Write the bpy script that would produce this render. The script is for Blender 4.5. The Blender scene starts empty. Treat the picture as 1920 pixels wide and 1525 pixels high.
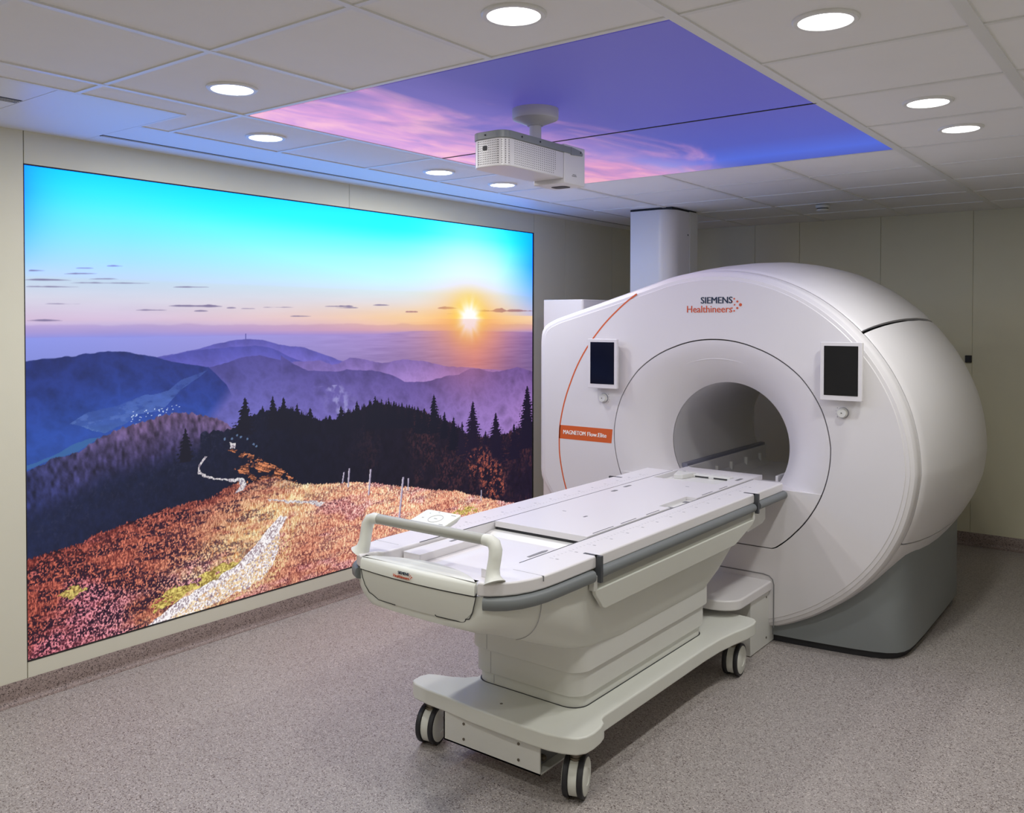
import bpy, bmesh, math, random
import numpy as np
from mathutils import Vector, Matrix

sc = bpy.context.scene
C = sc.collection
PI = math.pi
R = math.radians

# ------------------------------------------------------------------ camera
CAM = (4.196, 0.0, 1.73)
YAW, PITCH, ROLL = 0.655782548, 0.0179962, 0.00164526
cam_d = bpy.data.cameras.new('camera')
cam_d.sensor_fit = 'HORIZONTAL'
cam_d.sensor_width = 36.0
cam_d.lens = 1667.76 / 1920 * 36.0
cam_d.shift_x = 7.14 / 1920
cam_d.shift_y = -128.94 / 1920
cam_d.clip_start = 0.05
cam = bpy.data.objects.new('camera', cam_d)
fw = Vector((-math.sin(YAW) * math.cos(PITCH), math.cos(YAW) * math.cos(PITCH), -math.sin(PITCH)))
rt = Vector((math.cos(YAW), math.sin(YAW), 0))
up = rt.cross(fw)
c_, s_ = math.cos(ROLL), math.sin(ROLL)
rt, up = c_ * rt + s_ * up, -s_ * rt + c_ * up
m = Matrix((rt, up, -fw)).transposed().to_4x4()
m.translation = Vector(CAM)
cam.matrix_world = m
C.objects.link(cam)
sc.camera = cam

# ------------------------------------------------------------------ world, exposure
w = bpy.data.worlds.new('world')
w.use_nodes = True
w.node_tree.nodes['Background'].inputs[0].default_value = (0.9, 0.95, 1.0, 1)
w.node_tree.nodes['Background'].inputs[1].default_value = 0.0
sc.world = w
sc.view_settings.view_transform = 'Standard'
sc.view_settings.look = 'None'
sc.view_settings.gamma = 1.0
sc.view_settings.exposure = 0.0
sc.view_settings.use_curve_mapping = False
sc.cycles.use_denoising = True
sc.cycles.max_bounces = 10
sc.cycles.diffuse_bounces = 7
sc.cycles.caustics_reflective = False
sc.cycles.caustics_refractive = False
sc.cycles.sample_clamp_indirect = 6.0

# strengths to tune
LAMP_W = 9.5          # watts of each ceiling downlight
LAMP_COL = (1.0, 1.0, 0.965)
LENS_EMIT = 6.0
PICTURE_EMIT = 1.0
SKY_EMIT = 1.0

H = 2.589              # ceiling height
XR, YF, YB = 4.95, -1.6, 7.65   # right wall, wall behind the camera, back wall
# downlight positions (x, y); the last ones are the rows behind and beside the viewer
LAMPS = [(1.365, 2.0), (2.675, 2.0), (0.745, 2.62), (0.745, 3.83), (0.748, 4.42),
         (3.355, 2.575), (3.365, 3.77), (3.37, 4.365),
         (3.37, 0.78), (1.365, 0.78), (2.2, -0.4)]
LAMP_OBJS = []
for lx, ly in LAMPS:
    ld = bpy.data.lights.new('downlight_light', 'AREA')
    ld.shape = 'DISK'; ld.size = 0.14; ld.energy = LAMP_W; ld.color = LAMP_COL
    lo = bpy.data.objects.new('downlight_light', ld)
    lo.location = (lx, ly, H - 0.012)
    C.objects.link(lo)
    LAMP_OBJS.append(lo)


# ------------------------------------------------------------------ helpers
def lin(c):
    c = c / 255.0
    return c / 12.92 if c <= 0.04045 else ((c + 0.055) / 1.055) ** 2.4


def rgb(r, g, b):
    return (lin(r), lin(g), lin(b), 1.0)


def material(name, col, rough=0.5, metal=0.0, spec=0.5, vary=0.03, vscale=6.0, bump=0.0, bscale=300.0, coat=0.0):
    mt = bpy.data.materials.new(name)
    mt.use_nodes = True
    nt = mt.node_tree
    b = nt.nodes['Principled BSDF']
    b.inputs['Roughness'].default_value = rough
    b.inputs['Metallic'].default_value = metal
    b.inputs['Specular IOR Level'].default_value = spec
    b.inputs['Coat Weight'].default_value = coat
    tc = nt.nodes.new('ShaderNodeTexCoord')
    no = nt.nodes.new('ShaderNodeTexNoise')
    no.inputs['Scale'].default_value = vscale
    nt.links.new(tc.outputs['Object'], no.inputs['Vector'])
    mx = nt.nodes.new('ShaderNodeMix')
    mx.data_type = 'RGBA'
    mx.inputs['A'].default_value = tuple(max(0, c * (1 - vary)) for c in col[:3]) + (1,)
    mx.inputs['B'].default_value = tuple(min(1, c * (1 + vary)) for c in col[:3]) + (1,)
    nt.links.new(no.outputs['Fac'], mx.inputs['Factor'])
    nt.links.new(mx.outputs['Result'], b.inputs['Base Color'])
    if bump:
        n2 = nt.nodes.new('ShaderNodeTexNoise')
        n2.inputs['Scale'].default_value = bscale
        nt.links.new(tc.outputs['Object'], n2.inputs['Vector'])
        bp = nt.nodes.new('ShaderNodeBump')
        bp.inputs['Strength'].default_value = bump
        bp.inputs['Distance'].default_value = 0.001
        nt.links.new(n2.outputs['Fac'], bp.inputs['Height'])
        nt.links.new(bp.outputs['Normal'], b.inputs['Normal'])
    return mt


def emission(name, col, strength):
    mt = bpy.data.materials.new(name)
    mt.use_nodes = True
    nt = mt.node_tree
    b = nt.nodes['Principled BSDF']
    b.inputs['Base Color'].default_value = (0.8, 0.8, 0.8, 1)
    b.inputs['Emission Color'].default_value = col
    b.inputs['Emission Strength'].default_value = strength
    return mt


def speckle(name, base, dark, light, scale=420.0):
    """sheet vinyl with dark and light chips"""
    mt = bpy.data.materials.new(name)
    mt.use_nodes = True
    nt = mt.node_tree
    N, L = nt.nodes, nt.links
    b = N['Principled BSDF']
    b.inputs['Roughness'].default_value = 0.42
    b.inputs['Specular IOR Level'].default_value = 0.4
    tc = N.new('ShaderNodeTexCoord')
    v = N.new('ShaderNodeTexVoronoi')
    v.inputs['Scale'].default_value = scale / 1.7
    L.new(tc.outputs['Object'], v.inputs['Vector'])
    sep = N.new('ShaderNodeSeparateColor')
    L.new(v.outputs['Color'], sep.inputs['Color'])
    r1 = N.new('ShaderNodeValToRGB')
    cr = r1.color_ramp
    cr.interpolation = 'CONSTANT'
    cr.elements[0].position = 0.0; cr.elements[0].color = dark
    cr.elements[1].position = 0.10; cr.elements[1].color = tuple(0.62 * c + 0.38 * d for c, d in zip(base[:3], dark[:3])) + (1,)
    for p, cl in ((0.24, base), (0.78, tuple(0.75 * c + 0.25 * d for c, d in zip(base[:3], light[:3])) + (1,)), (0.93, light)):
        e = cr.elements.new(p); e.color = cl
    L.new(sep.outputs[0], r1.inputs['Fac'])
    n = N.new('ShaderNodeTexNoise')
    n.inputs['Scale'].default_value = 1.3
    n.inputs['Detail'].default_value = 3
    L.new(tc.outputs['Object'], n.inputs['Vector'])
    mp = N.new('ShaderNodeMapRange')
    mp.inputs['To Min'].default_value = 0.92; mp.inputs['To Max'].default_value = 1.08
    L.new(n.outputs['Fac'], mp.inputs['Value'])
    mu = N.new('ShaderNodeMix'); mu.data_type = 'RGBA'; mu.blend_type = 'MULTIPLY'
    mu.inputs['Factor'].default_value = 1.0
    L.new(r1.outputs['Color'], mu.inputs['A'])
    L.new(mp.outputs['Result'], mu.inputs['B'])
    L.new(mu.outputs['Result'], b.inputs['Base Color'])
    return mt


M = dict(
    wall=material('wall_paint_cream', rgb(216, 214, 196), 0.5, vary=0.02, bump=0.15, bscale=160),
    wall_back=material('wall_paint_cream_back', rgb(218, 214, 188), 0.5, vary=0.02, bump=0.15, bscale=160),
    tile=material('ceiling_tile', rgb(236, 235, 236), 0.85, vary=0.02, bump=0.3, bscale=400),
    bar=material('ceiling_bar_enamel', rgb(226, 226, 226), 0.4, vary=0.01),
    strip=material('ceiling_metal_panel', rgb(228, 228, 228), 0.42, vary=0.01),
    dark=material('black_gap', rgb(28, 28, 30), 0.7, vary=0.05),
    lacquer=material('white_lacquer', rgb(217, 214, 215), 0.33, vary=0.012, vscale=2),
    lacquer2=material('white_plastic', rgb(212, 212, 207), 0.42, vary=0.015, vscale=3),
    cream=material('cream_plastic', rgb(213, 214, 206), 0.45, vary=0.02),
    bore=material('bore_liner', rgb(205, 203, 203), 0.5, vary=0.01),
    grey=material('grey_lacquer', rgb(128, 133, 134), 0.42, vary=0.02),
    bumper=material('grey_rubber', rgb(112, 116, 117), 0.5, vary=0.03),
    handle=material('grey_grip', rgb(160, 160, 152), 0.45, vary=0.02),
    black=material('black_rubber', rgb(34, 34, 38), 0.55, vary=0.05),
    screen=material('black_screen_glass', rgb(14, 15, 22), 0.12, vary=0.05),
    orange=material('orange_print', rgb(205, 92, 40), 0.45, vary=0.02),
    orangelogo=material('orange_letters', rgb(200, 82, 42), 0.45, vary=0.02),
    navy=material('navy_letters', rgb(22, 42, 66), 0.45, vary=0.02),
    white=material('white_letters', rgb(240, 236, 230), 0.5, vary=0.01),
    steel=material('screw_steel', rgb(120, 112, 100), 0.35, metal=0.8),
    mark=material('grey_print', rgb(120, 120, 122), 0.6),
    mark2=material('dark_grey_plastic', rgb(66, 68, 72), 0.5),
    marklight=material('light_grey_print', rgb(165, 163, 166), 0.6),
    railblue=material('blue_grey_rail', rgb(122, 124, 140), 0.45),
    mount=material('mount_enamel', rgb(205, 205, 208), 0.45),
    floor=speckle('floor_vinyl', rgb(164, 157, 153), rgb(104, 93, 90), rgb(200, 192, 187)),
    cove=speckle('cove_vinyl', rgb(140, 124, 118), rgb(78, 66, 62), rgb(165, 150, 142)),
)


def mesh_obj(name, verts, faces, mat, parent=None, smooth=False, sharp=40):
    me = bpy.data.meshes.new(name)
    me.from_pydata([tuple(v) for v in verts], [], [tuple(f) for f in faces])
    me.update()
    bm = bmesh.new(); bm.from_mesh(me)
    bmesh.ops.recalc_face_normals(bm, faces=bm.faces)
    bm.to_mesh(me); bm.free()
    me.materials.append(mat)
    if smooth:
        for p in me.polygons: p.use_smooth = True
        me.set_sharp_from_angle(angle=R(sharp))
    o = bpy.data.objects.new(name, me)
    C.objects.link(o)
    if parent: o.parent = parent; o.matrix_parent_inverse = parent.matrix_world.inverted()
    return o


class MB:
    """collects several shapes that make ONE part"""
    def __init__(s): s.v, s.f = [], []

    def add(s, v, f):
        n = len(s.v); s.v += [tuple(p) for p in v]; s.f += [tuple(i + n for i in q) for q in f]; return s

    def box(s, x0, x1, y0, y1, z0, z1):
        v = [(x, y, z) for z in (z0, z1) for x, y in ((x0, y0), (x1, y0), (x1, y1), (x0, y1))]
        return s.add(v, [(3, 2, 1, 0), (4, 5, 6, 7), (0, 1, 5, 4), (1, 2, 6, 5), (2, 3, 7, 6), (3, 0, 4, 7)])

    def prism(s, pts, a, b, axis='z'):
        n = len(pts)
        mk = {'z': lambda p, t: (p[0], p[1], t), 'y': lambda p, t: (p[0], t, p[1]), 'x': lambda p, t: (t, p[0], p[1])}[axis]
        v = [mk(p, a) for p in pts] + [mk(p, b) for p in pts]
        f = [tuple(range(n))[::-1], tuple(range(n, 2 * n))]
        f += [(i, (i + 1) % n, n + (i + 1) % n, n + i) for i in range(n)]
        return s.add(v, f)

    def cyl(s, c, r, h, axis='z', n=32, r2=None):
        """from c along +axis for h"""
        r2 = r if r2 is None else r2
        ax = {'x': (1, 2, 0), 'y': (2, 0, 1), 'z': (0, 1, 2)}[axis]
        v = []
        for k, rr in ((0, r), (h, r2)):
            for i in range(n):
                t = 2 * PI * i / n
                p = [0, 0, 0]; p[ax[0]] = c[ax[0]] + rr * math.cos(t); p[ax[1]] = c[ax[1]] + rr * math.sin(t); p[ax[2]] = c[ax[2]] + k
                v.append(tuple(p))
        f = [tuple(range(n))[::-1], tuple(range(n, 2 * n))] + [(i, (i + 1) % n, n + (i + 1) % n, n + i) for i in range(n)]
        return s.add(v, f)

    def lathe(s, prof, c=(0, 0, 0), axis='z', n=40):
        """prof: (radius, height) list; closed with caps"""
        ax = {'x': (1, 2, 0), 'y': (2, 0, 1), 'z': (0, 1, 2)}[axis]
        v = []
        for rr, k in prof:
            for i in range(n):
                t = 2 * PI * i / n
                p = [0, 0, 0]; p[ax[0]] = c[ax[0]] + rr * math.cos(t); p[ax[1]] = c[ax[1]] + rr * math.sin(t); p[ax[2]] = c[ax[2]] + k
                v.append(tuple(p))
        m_ = len(prof)
        f = [(j * n + i, j * n + (i + 1) % n, (j + 1) * n + (i + 1) % n, (j + 1) * n + i) for j in range(m_ - 1) for i in range(n)]
        f += [tuple(range(n))[::-1], tuple(range((m_ - 1) * n, m_ * n))]
        return s.add(v, f)

    def tube(s, pts, rad, n=12, flat=1.0):
        """round bar along a path; rad number or list"""
        P = [Vector(p) for p in pts]
        rs = rad if isinstance(rad, (list, tuple)) else [rad] * len(P)
        v = []
        nrm = None
        for i, p in enumerate(P):
            d = (P[min(i + 1, len(P) - 1)] - P[max(i - 1, 0)]).normalized()
            if nrm is None:
                nrm = d.cross(Vector((0, 0, 1)))
                if nrm.length < 1e-3: nrm = d.cross(Vector((0, 1, 0)))
                nrm.normalize()
            nrm = (nrm - d * nrm.dot(d)).normalized()
            bi = d.cross(nrm)
            for k in range(n):
                t = 2 * PI * k / n
                v.append(p + nrm * math.cos(t) * rs[i] + bi * math.sin(t) * rs[i] * flat)
        m_ = len(P)
        f = [(j * n + i, j * n + (i + 1) % n, (j + 1) * n + (i + 1) % n, (j + 1) * n + i) for j in range(m_ - 1) for i in range(n)]
        f += [tuple(range(n))[::-1], tuple(range((m_ - 1) * n, m_ * n))]
        return s.add(v, f)

    def loft(s, rings, closed=True, caps=True):
        n = len(rings[0]); m_ = len(rings)
        v = [p for r_ in rings for p in r_]
        rng = n if closed else n - 1
        f = [(j * n + i, j * n + (i + 1) % n, (j + 1) * n + (i + 1) % n, (j + 1) * n + i) for j in range(m_ - 1) for i in range(rng)]
        if caps: f += [tuple(range(n))[::-1], tuple(range((m_ - 1) * n, m_ * n))]
        return s.add(v, f)

    def build(s, name, mat, parent=None, bevel=0.0, seg=3, smooth=None, sharp=40):
        o = mesh_obj(name, s.v, s.f, mat, parent, smooth=(bevel > 0 if smooth is None else smooth), sharp=sharp)
        if bevel:
            b = o.modifiers.new('bevel', 'BEVEL')
            b.width = bevel; b.segments = seg; b.limit_method = 'ANGLE'; b.angle_limit = R(30)
            b.use_clamp_overlap = True
            b.harden_normals = True
        return o


def empty(name, loc, label, cat, group=None):
    o = bpy.data.objects.new(name, None)
    o.location = loc
    o.empty_display_size = 0.1
    C.objects.link(o)
    o['label'] = label; o['category'] = cat
    if group: o['group'] = group
    bpy.context.view_layer.update()
    return o


def tag(o, label, cat, group=None):
    o['label'] = label; o['category'] = cat
    if group: o['group'] = group
    return o


def struct(o):
    o['kind'] = 'structure'
    return o


def copy_tree(o, parent=None):
    c = o.copy(); C.objects.link(c)
    if parent:
        c.parent = parent
        c.matrix_parent_inverse = o.matrix_parent_inverse.copy()
    for ch in o.children: copy_tree(ch, c)
    return c


def text(name, body, size, mat, parent, loc, width=None, weight=0.0, rot=(PI / 2, 0, 0), shear=0.0, depth=0.0008):
    """flat raised lettering; loc = left end of the base line"""
    cu = bpy.data.curves.new(name, 'FONT')
    cu.body = body; cu.size = size; cu.shear = shear; cu.extrude = depth
    cu.resolution_u = 3
    t = bpy.data.objects.new(name, cu)
    C.objects.link(t)
    bpy.context.view_layer.update()
    me = bpy.data.meshes.new_from_object(t.evaluated_get(bpy.context.evaluated_depsgraph_get()))
    bpy.data.objects.remove(t)
    xs = [v.co.x for v in me.vertices]
    x0, x1 = min(xs), max(xs)
    k = (width / (x1 - x0)) if width else 1.0
    rm = Matrix.Rotation(rot[2], 4, 'Z') @ Matrix.Rotation(rot[1], 4, 'Y') @ Matrix.Rotation(rot[0], 4, 'X')
    for v in me.vertices:
        p = Vector(((v.co.x - x0) * k, v.co.y, v.co.z))
        v.co = (rm @ p) + Vector(loc)
    me.materials.clear(); me.materials.append(mat)
    me.name = name
    if weight:                                   # bolder strokes: the same letters laid a hair to each side
        bm = bmesh.new(); bm.from_mesh(me)
        geo = bm.verts[:] + bm.edges[:] + bm.faces[:]
        for dx, dy in ((weight, 0.0001), (-weight, 0.0002)):
            d = bmesh.ops.duplicate(bm, geom=geo)
            bmesh.ops.translate(bm, vec=(dx, dy, 0), verts=[g_ for g_ in d['geom'] if isinstance(g_, bmesh.types.BMVert)])
        bm.to_mesh(me); bm.free()
    o = bpy.data.objects.new(name, me)
    C.objects.link(o)
    o.parent = parent; o.matrix_parent_inverse = parent.matrix_world.inverted()
    return o


def rrect(x0, x1, y0, y1, r, n=6):
    out = []
    for cx, cy, a in ((x1 - r, y0 + r, -PI / 2), (x1 - r, y1 - r, 0), (x0 + r, y1 - r, PI / 2), (x0 + r, y0 + r, PI)):
        for i in range(n + 1):
            t = a + PI / 2 * i / n
            out.append((cx + r * math.cos(t), cy + r * math.sin(t)))
    return out

# ------------------------------------------------------------------ the room
T = 0.12
PY0, PY1, PZ0, PZ1 = 1.862, 5.782, 0.177, 2.437      # lit picture on the left wall
struct(MB().box(-T, XR + T, YF - T, YB + T, -0.1, 0).build('floor', M['floor']))


def wall_panels(name, seams, lo, hi, mat, place, hole=None):
    """a wall of flush panels with fine joints; place(u0,u1,z0,z1,depth0,depth1) -> box args"""
    b = MB()
    e = [lo] + seams + [hi]
    g = 0.0018
    for i in range(len(e) - 1):
        b.box(*place(e[i] + (g if i else 0), e[i + 1] - (g if i < len(e) - 2 else 0), 0, H + 0.06, 0, T))
    b.box(*place(lo, hi, 0, H + 0.06, 0.007, T + 0.01))
    return struct(b.build(name, mat))


# left wall: recess for the light box
b = MB()
g = 0.0016
b.box(-T, 0, YF, PY0 - 0.004, 0, H + 0.06)
b.box(-T, 0, PY0, 3.82 - g, PZ1 + 0.006, H + 0.06)
b.box(-T, 0, 3.82 + g, PY1 + 0.006, PZ1 + 0.006, H + 0.06)
b.box(-T, 0, PY0, PY1 + 0.006, 0, PZ0 - 0.006)
b.box(-T, 0, PY1 + 0.009, 6.24, 0, H + 0.06)
b.box(-T, 0, 6.244, 7.0, 0, H + 0.06)
b.box(-T, 0, 7.004, YB, 0, H + 0.06)
b.box(-T - 0.02, -0.03, YF, YB, 0, H + 0.06)
struct(b.build('wall_left', M['wall']))
wall_panels('wall_back', [1.09, 1.49, 2.162, 2.845, 3.9], 0, XR, M['wall_back'], lambda u0, u1, z0, z1, d0, d1: (u0, u1, YB + d0, YB + d1, z0, z1))
wall_panels('wall_right', [0.2, 2.6, 5.0], YF, YB, M['wall'], lambda u0, u1, z0, z1, d0, d1: (XR + d0, XR + d1, u0, u1, z0, z1))
wall_panels('wall_front', [1.2, 2.8], 0, XR, M['wall'], lambda u0, u1, z0, z1, d0, d1: (u0, u1, YF - d1, YF - d0, z0, z1))


def cove(name, p0, p1, nx, ny):
    """coved skirting between floor points p0,p1; (nx,ny) points into the room"""
    prof = [(0.0, 0.0), (0.0, 0.098), (0.003, 0.1), (0.0045, 0.098), (0.0045, 0.03), (0.008, 0.014), (0.018, 0.005), (0.032, 0.0012), (0.032, 0.0)]
    rings = [[(p[0] + nx * d, p[1] + ny * d, z) for d, z in prof] for p in (p0, p1)]
    return struct(MB().loft(rings).build(name, M['cove'], smooth=True, sharp=50))


cove('baseboard_left', (0, YF, 0), (0, YB, 0), 1, 0)
cove('baseboard_back', (0, YB, 0), (XR, YB, 0), 0, -1)
cove('baseboard_right', (XR, YF, 0), (XR, YB, 0), -1, 0)
cove('baseboard_front', (0, YF, 0), (XR, YF, 0), 0, 1)

# ceiling grid
GX = [1.037 + 0.663 * k for k in range(-1, 7)]
GY = [2.285 + 0.603 * k for k in range(-7, 10)]
SKX0, SKX1, SKY0, SKY1 = 1.037, 3.035, 2.285, 4.700
EDGE_N, EDGE_F, YSTEP = 0.848, 0.495, 2.14            # width of the metal margin before / after the step
xs = [EDGE_F] + [x for x in GX if x > 0.9 and x < XR] + [XR]
b = MB()
BW = 0.012
gys = [YF] + [y for y in GY if YF + 0.1 < y < YB - 0.1] + [YB]
random.seed(3)
for i in range(len(xs) - 1):
    for j in range(len(gys) - 1):
        x0, x1, y0, y1 = xs[i] + 0.004, xs[i + 1] - 0.004, gys[j] + 0.004, gys[j + 1] - 0.004
        if x0 > SKX0 and x1 < SKX1 + 0.01 and y0 > SKY0 and y1 < SKY1 + 0.01: continue
        if i == 0:
            if y1 < YSTEP + 0.05 or y0 < YSTEP < y1:
                if y0 < YSTEP < y1:
                    b.box(EDGE_F, x1, YSTEP, y1, H + 0.006, H + 0.03)
                    b.box(EDGE_N, x1, y0, YSTEP, H + 0.006, H + 0.03)
                    continue
                x0 = EDGE_N
        b.box(x0, x1, y0, y1, H + 0.006, H + 0.03)
b.box(0, XR, YF, YB, H + 0.05, H + 0.06)
ceil = struct(b.build('ceiling', M['tile']))
# metal T bars
b = MB()
for x in xs[1:-1]:
    segs = [(YF, YB)] if not (SKX0 + 0.1 < x < SKX1 - 0.1) else [(YF, SKY0), (SKY1, YB)]
    hw = BW if abs(x - SKX1) > 0.01 and abs(x - 3.69) > 0.02 else 0.019
    for a, c in segs: b.box(x - hw, x + hw, a, c, H, H + 0.012)
for k, y in enumerate(gys[1:-1]):
    sx = EDGE_N if y < YSTEP else EDGE_F
    segs = [(sx, XR)] if not (SKY0 + 0.1 < y < SKY1 - 0.1) else [(sx, SKX0), (SKX1, XR)]
    for a, c in segs: b.box(a, c, y - BW * 0.8, y + BW * 0.8, H + 0.0012, H + 0.012)
struct(b.build('trim_1', M['bar']))
# flush metal margin panels along the left wall, with the slot diffuser
b = MB()
SZ0, SZ1 = H + 0.0015, H + 0.02
b.box(0, EDGE_N - 0.014, YF, 1.612, SZ0, SZ1)
b.box(0, EDGE_N - 0.014, 1.615, YSTEP - 0.014, SZ0, SZ1)
b.box(0, 0.160, YSTEP - 0.012, YB, SZ0, SZ1)
b.box(0.196, EDGE_F - 0.014, YSTEP - 0.012, YB, SZ0, SZ1)
b.box(EDGE_N - 0.012, EDGE_N, YF, YSTEP, SZ0, SZ1)
b.box(EDGE_F - 0.012, EDGE_F, YSTEP - 0.012, YB, SZ0, SZ1)
b.box(EDGE_F, EDGE_N - 0.012, YSTEP - 0.012, YSTEP, SZ0, SZ1)
b.box(0, 0.03, YF, YB, H + 0.02, H + 0.03)
struct(b.build('trim_2', M['strip']))


def vent(x0, x1, y0, y1, label):
    r = empty('slot_diffuser', ((x0 + x1) / 2, y0, H), label, 'air vent')
    MB().box(x0, x1, y0, y1, H + 0.0005, H + 0.0195).build('backing', M['dark'], r)
    n = 2
    for k in range(n):
        x = x0 + (x1 - x0) * (k + 0.85) / (n + 0.7)
        MB().box(x - 0.0015, x + 0.0015, y0 + 0.002, y1, H - 0.0012, H + 0.0005).build('slat', M['bar'], r)


vent(0.161, 0.195, YSTEP - 0.011, YB - 0.01, 'long black slot vent in the ceiling edge above the mountain picture')
b = MB(); 
r = empty('slot_diffuser', (0.5, YF, H), 'short black slot vent in the ceiling edge at the upper left of the photo', 'air vent')
MB().box(0.50, 0.565, YF + 0.02, 1.608, H + 0.0005, H + 0.0014).build('backing', M['dark'], r)
for x in (0.513, 0.531, 0.549):
    MB().box(x - 0.0015, x + 0.0015, YF + 0.02, 1.606, H - 0.0012, H + 0.0005).build('slat', M['bar'], r)

# ------------------------------------------------------------------ downlights
LL = ['round downlight in the upper left tile, beside the near left corner of the sunset panel',
      'large round white downlight at the top centre, beside the near sunset panel edge',
      'round downlight just left of the sunset ceiling panel, above the mountain picture',
      'small round downlight under the left rim of the sunset panel, left of the projector',
      'small round downlight seen just below the ceiling projector',
      'large round downlight at the top right, right of the sunset panel corner',
      'round downlight right of the sunset panel, nearer of the close pair',
      'round downlight right of the sunset panel, farther of the close pair']
lens_m = emission('downlight_glow', (1.0, 0.99, 0.96, 1), LENS_EMIT)
proto = empty('ceiling_downlight', (0, 0, 0), LL[0], 'ceiling light', 'round downlights in the ceiling tiles')
MB().lathe([(0.074, -0.001), (0.076, -0.006), (0.088, -0.006), (0.0925, -0.0015), (0.0925, 0.004), (0.074, 0.004)], n=48).build('trim_ring', M['bar'], proto, smooth=True)
MB().cyl((0, 0, -0.004), 0.0745, 0.004, n=48).build('lens', lens_m, proto)
for i, (lx, ly) in enumerate(LAMPS):
    d = proto if i == 0 else copy_tree(proto)
    d.location = (lx, ly, H + 0.003)
    d['label'] = LL[i] if i < len(LL) else 'round white downlight in the ceiling behind or beside the viewer, out of the photo'

# ------------------------------------------------------------------ lit sunset panels in the ceiling
def sunset_material():
    mt = bpy.data.materials.new('sunset_print'); mt.use_nodes = True
    nt = mt.node_tree; N, L = nt.nodes, nt.links
    b = N['Principled BSDF']
    b.inputs['Base Color'].default_value = (0.05, 0.05, 0.06, 1)
    b.inputs['Roughness'].default_value = 0.5
    g = N.new('ShaderNodeNewGeometry')
    sp = N.new('ShaderNodeSeparateXYZ'); L.new(g.outputs['Position'], sp.inputs[0])

    def math_(op, a, c=None, d=None):
        n = N.new('ShaderNodeMath'); n.operation = op
        for i, q in enumerate((a, c, d)):
            if q is None: continue
            if isinstance(q, (int, float)): n.inputs[i].default_value = q
            else: L.new(q, n.inputs[i])
        return n.outputs[0]

    def ramp(fac, stops):
        n = N.new('ShaderNodeValToRGB'); cr = n.color_ramp
        cr.elements[0].position, cr.elements[0].color = stops[0][0], rgb(*stops[0][1])
        cr.elements[1].position, cr.elements[1].color = stops[-1][0], rgb(*stops[-1][1])
        for p, c in stops[1:-1]:
            e = cr.elements.new(p); e.color = rgb(*c)
        L.new(fac, n.inputs['Fac']); return n.outputs['Color']

    def mix(f, a, c):
        n = N.new('ShaderNodeMix'); n.data_type = 'RGBA'
        L.new(f, n.inputs['Factor']); L.new(a, n.inputs['A']); L.new(c, n.inputs['B']); return n.outputs['Result']
    u = math_('DIVIDE', math_('SUBTRACT', sp.outputs[0], SKX0), SKX1 - SKX0)      # 0 at the picture side
    v = math_('DIVIDE', math_('SUBTRACT', sp.outputs[1], SKY0), SKY1 - SKY0)      # 0 near
    # blue side: violet near, bright blue far
    blue = ramp(v, [(0.0, (70, 66, 140)), (0.45, (66, 66, 156)), (0.75, (64, 76, 176)), (0.9, (66, 96, 210)), (1.0, (62, 80, 178))])
    purple = ramp(v, [(0.0, (104, 88, 162)), (0.4, (104, 90, 178)), (0.8, (136, 128, 208)), (1.0, (160, 155, 214))])
    # streak noise running diagonally
    mp = N.new('ShaderNodeMapping'); mp.inputs['Rotation'].default_value = (0, 0, R(-28)); mp.inputs['Scale'].default_value = (2.2, 0.9, 1)
    L.new(g.outputs['Position'], mp.inputs['Vector'])
    n1 = N.new('ShaderNodeTexNoise'); n1.inputs['Scale'].default_value = 1.1; n1.inputs['Detail'].default_value = 8; n1.inputs['Roughness'].default_value = 0.55; n1.inputs['Distortion'].default_value = 0.7
    L.new(mp.outputs[0], n1.inputs['Vector'])
    n2 = N.new('ShaderNodeTexNoise'); n2.inputs['Scale'].default_value = 2.6; n2.inputs['Detail'].default_value = 9; n2.inputs['Distortion'].default_value = 0.6
    L.new(mp.outputs[0], n2.inputs['Vector'])
    pink = ramp(n2.outputs['Fac'], [(0.3, (168, 128, 190)), (0.5, (212, 146, 194)), (0.68, (242, 176, 192))])
    # how far the pink reaches: u below ~0.35 near, ~0.55 far
    reach = math_('ADD', math_('MULTIPLY', v, 0.18), 0.40)
    d = math_('SUBTRACT', reach, u)
    d = math_('ADD', d, math_('MULTIPLY', math_('SUBTRACT', n1.outputs['Fac'], 0.5), 0.95))
    fp = N.new('ShaderNodeMapRange'); fp.interpolation_type = 'SMOOTHSTEP'
    fp.inputs['From Min'].default_value = -0.04; fp.inputs['From Max'].default_value = 0.34
    L.new(d, fp.inputs['Value'])
    fb = N.new('ShaderNodeMapRange'); fb.interpolation_type = 'SMOOTHSTEP'
    fb.inputs['From Min'].default_value = 0.30; fb.inputs['From Max'].default_value = 0.62
    L.new(math_('ADD', u, math_('MULTIPLY', math_('SUBTRACT', n1.outputs['Fac'], 0.5), 0.25)), fb.inputs['Value'])
    base = mix(fb.outputs[0], purple, blue)
    col = mix(fp.outputs[0], base, pink)
    L.new(col, b.inputs['Emission Color'])
    b.inputs['Emission Strength'].default_value = SKY_EMIT
    return mt


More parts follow.
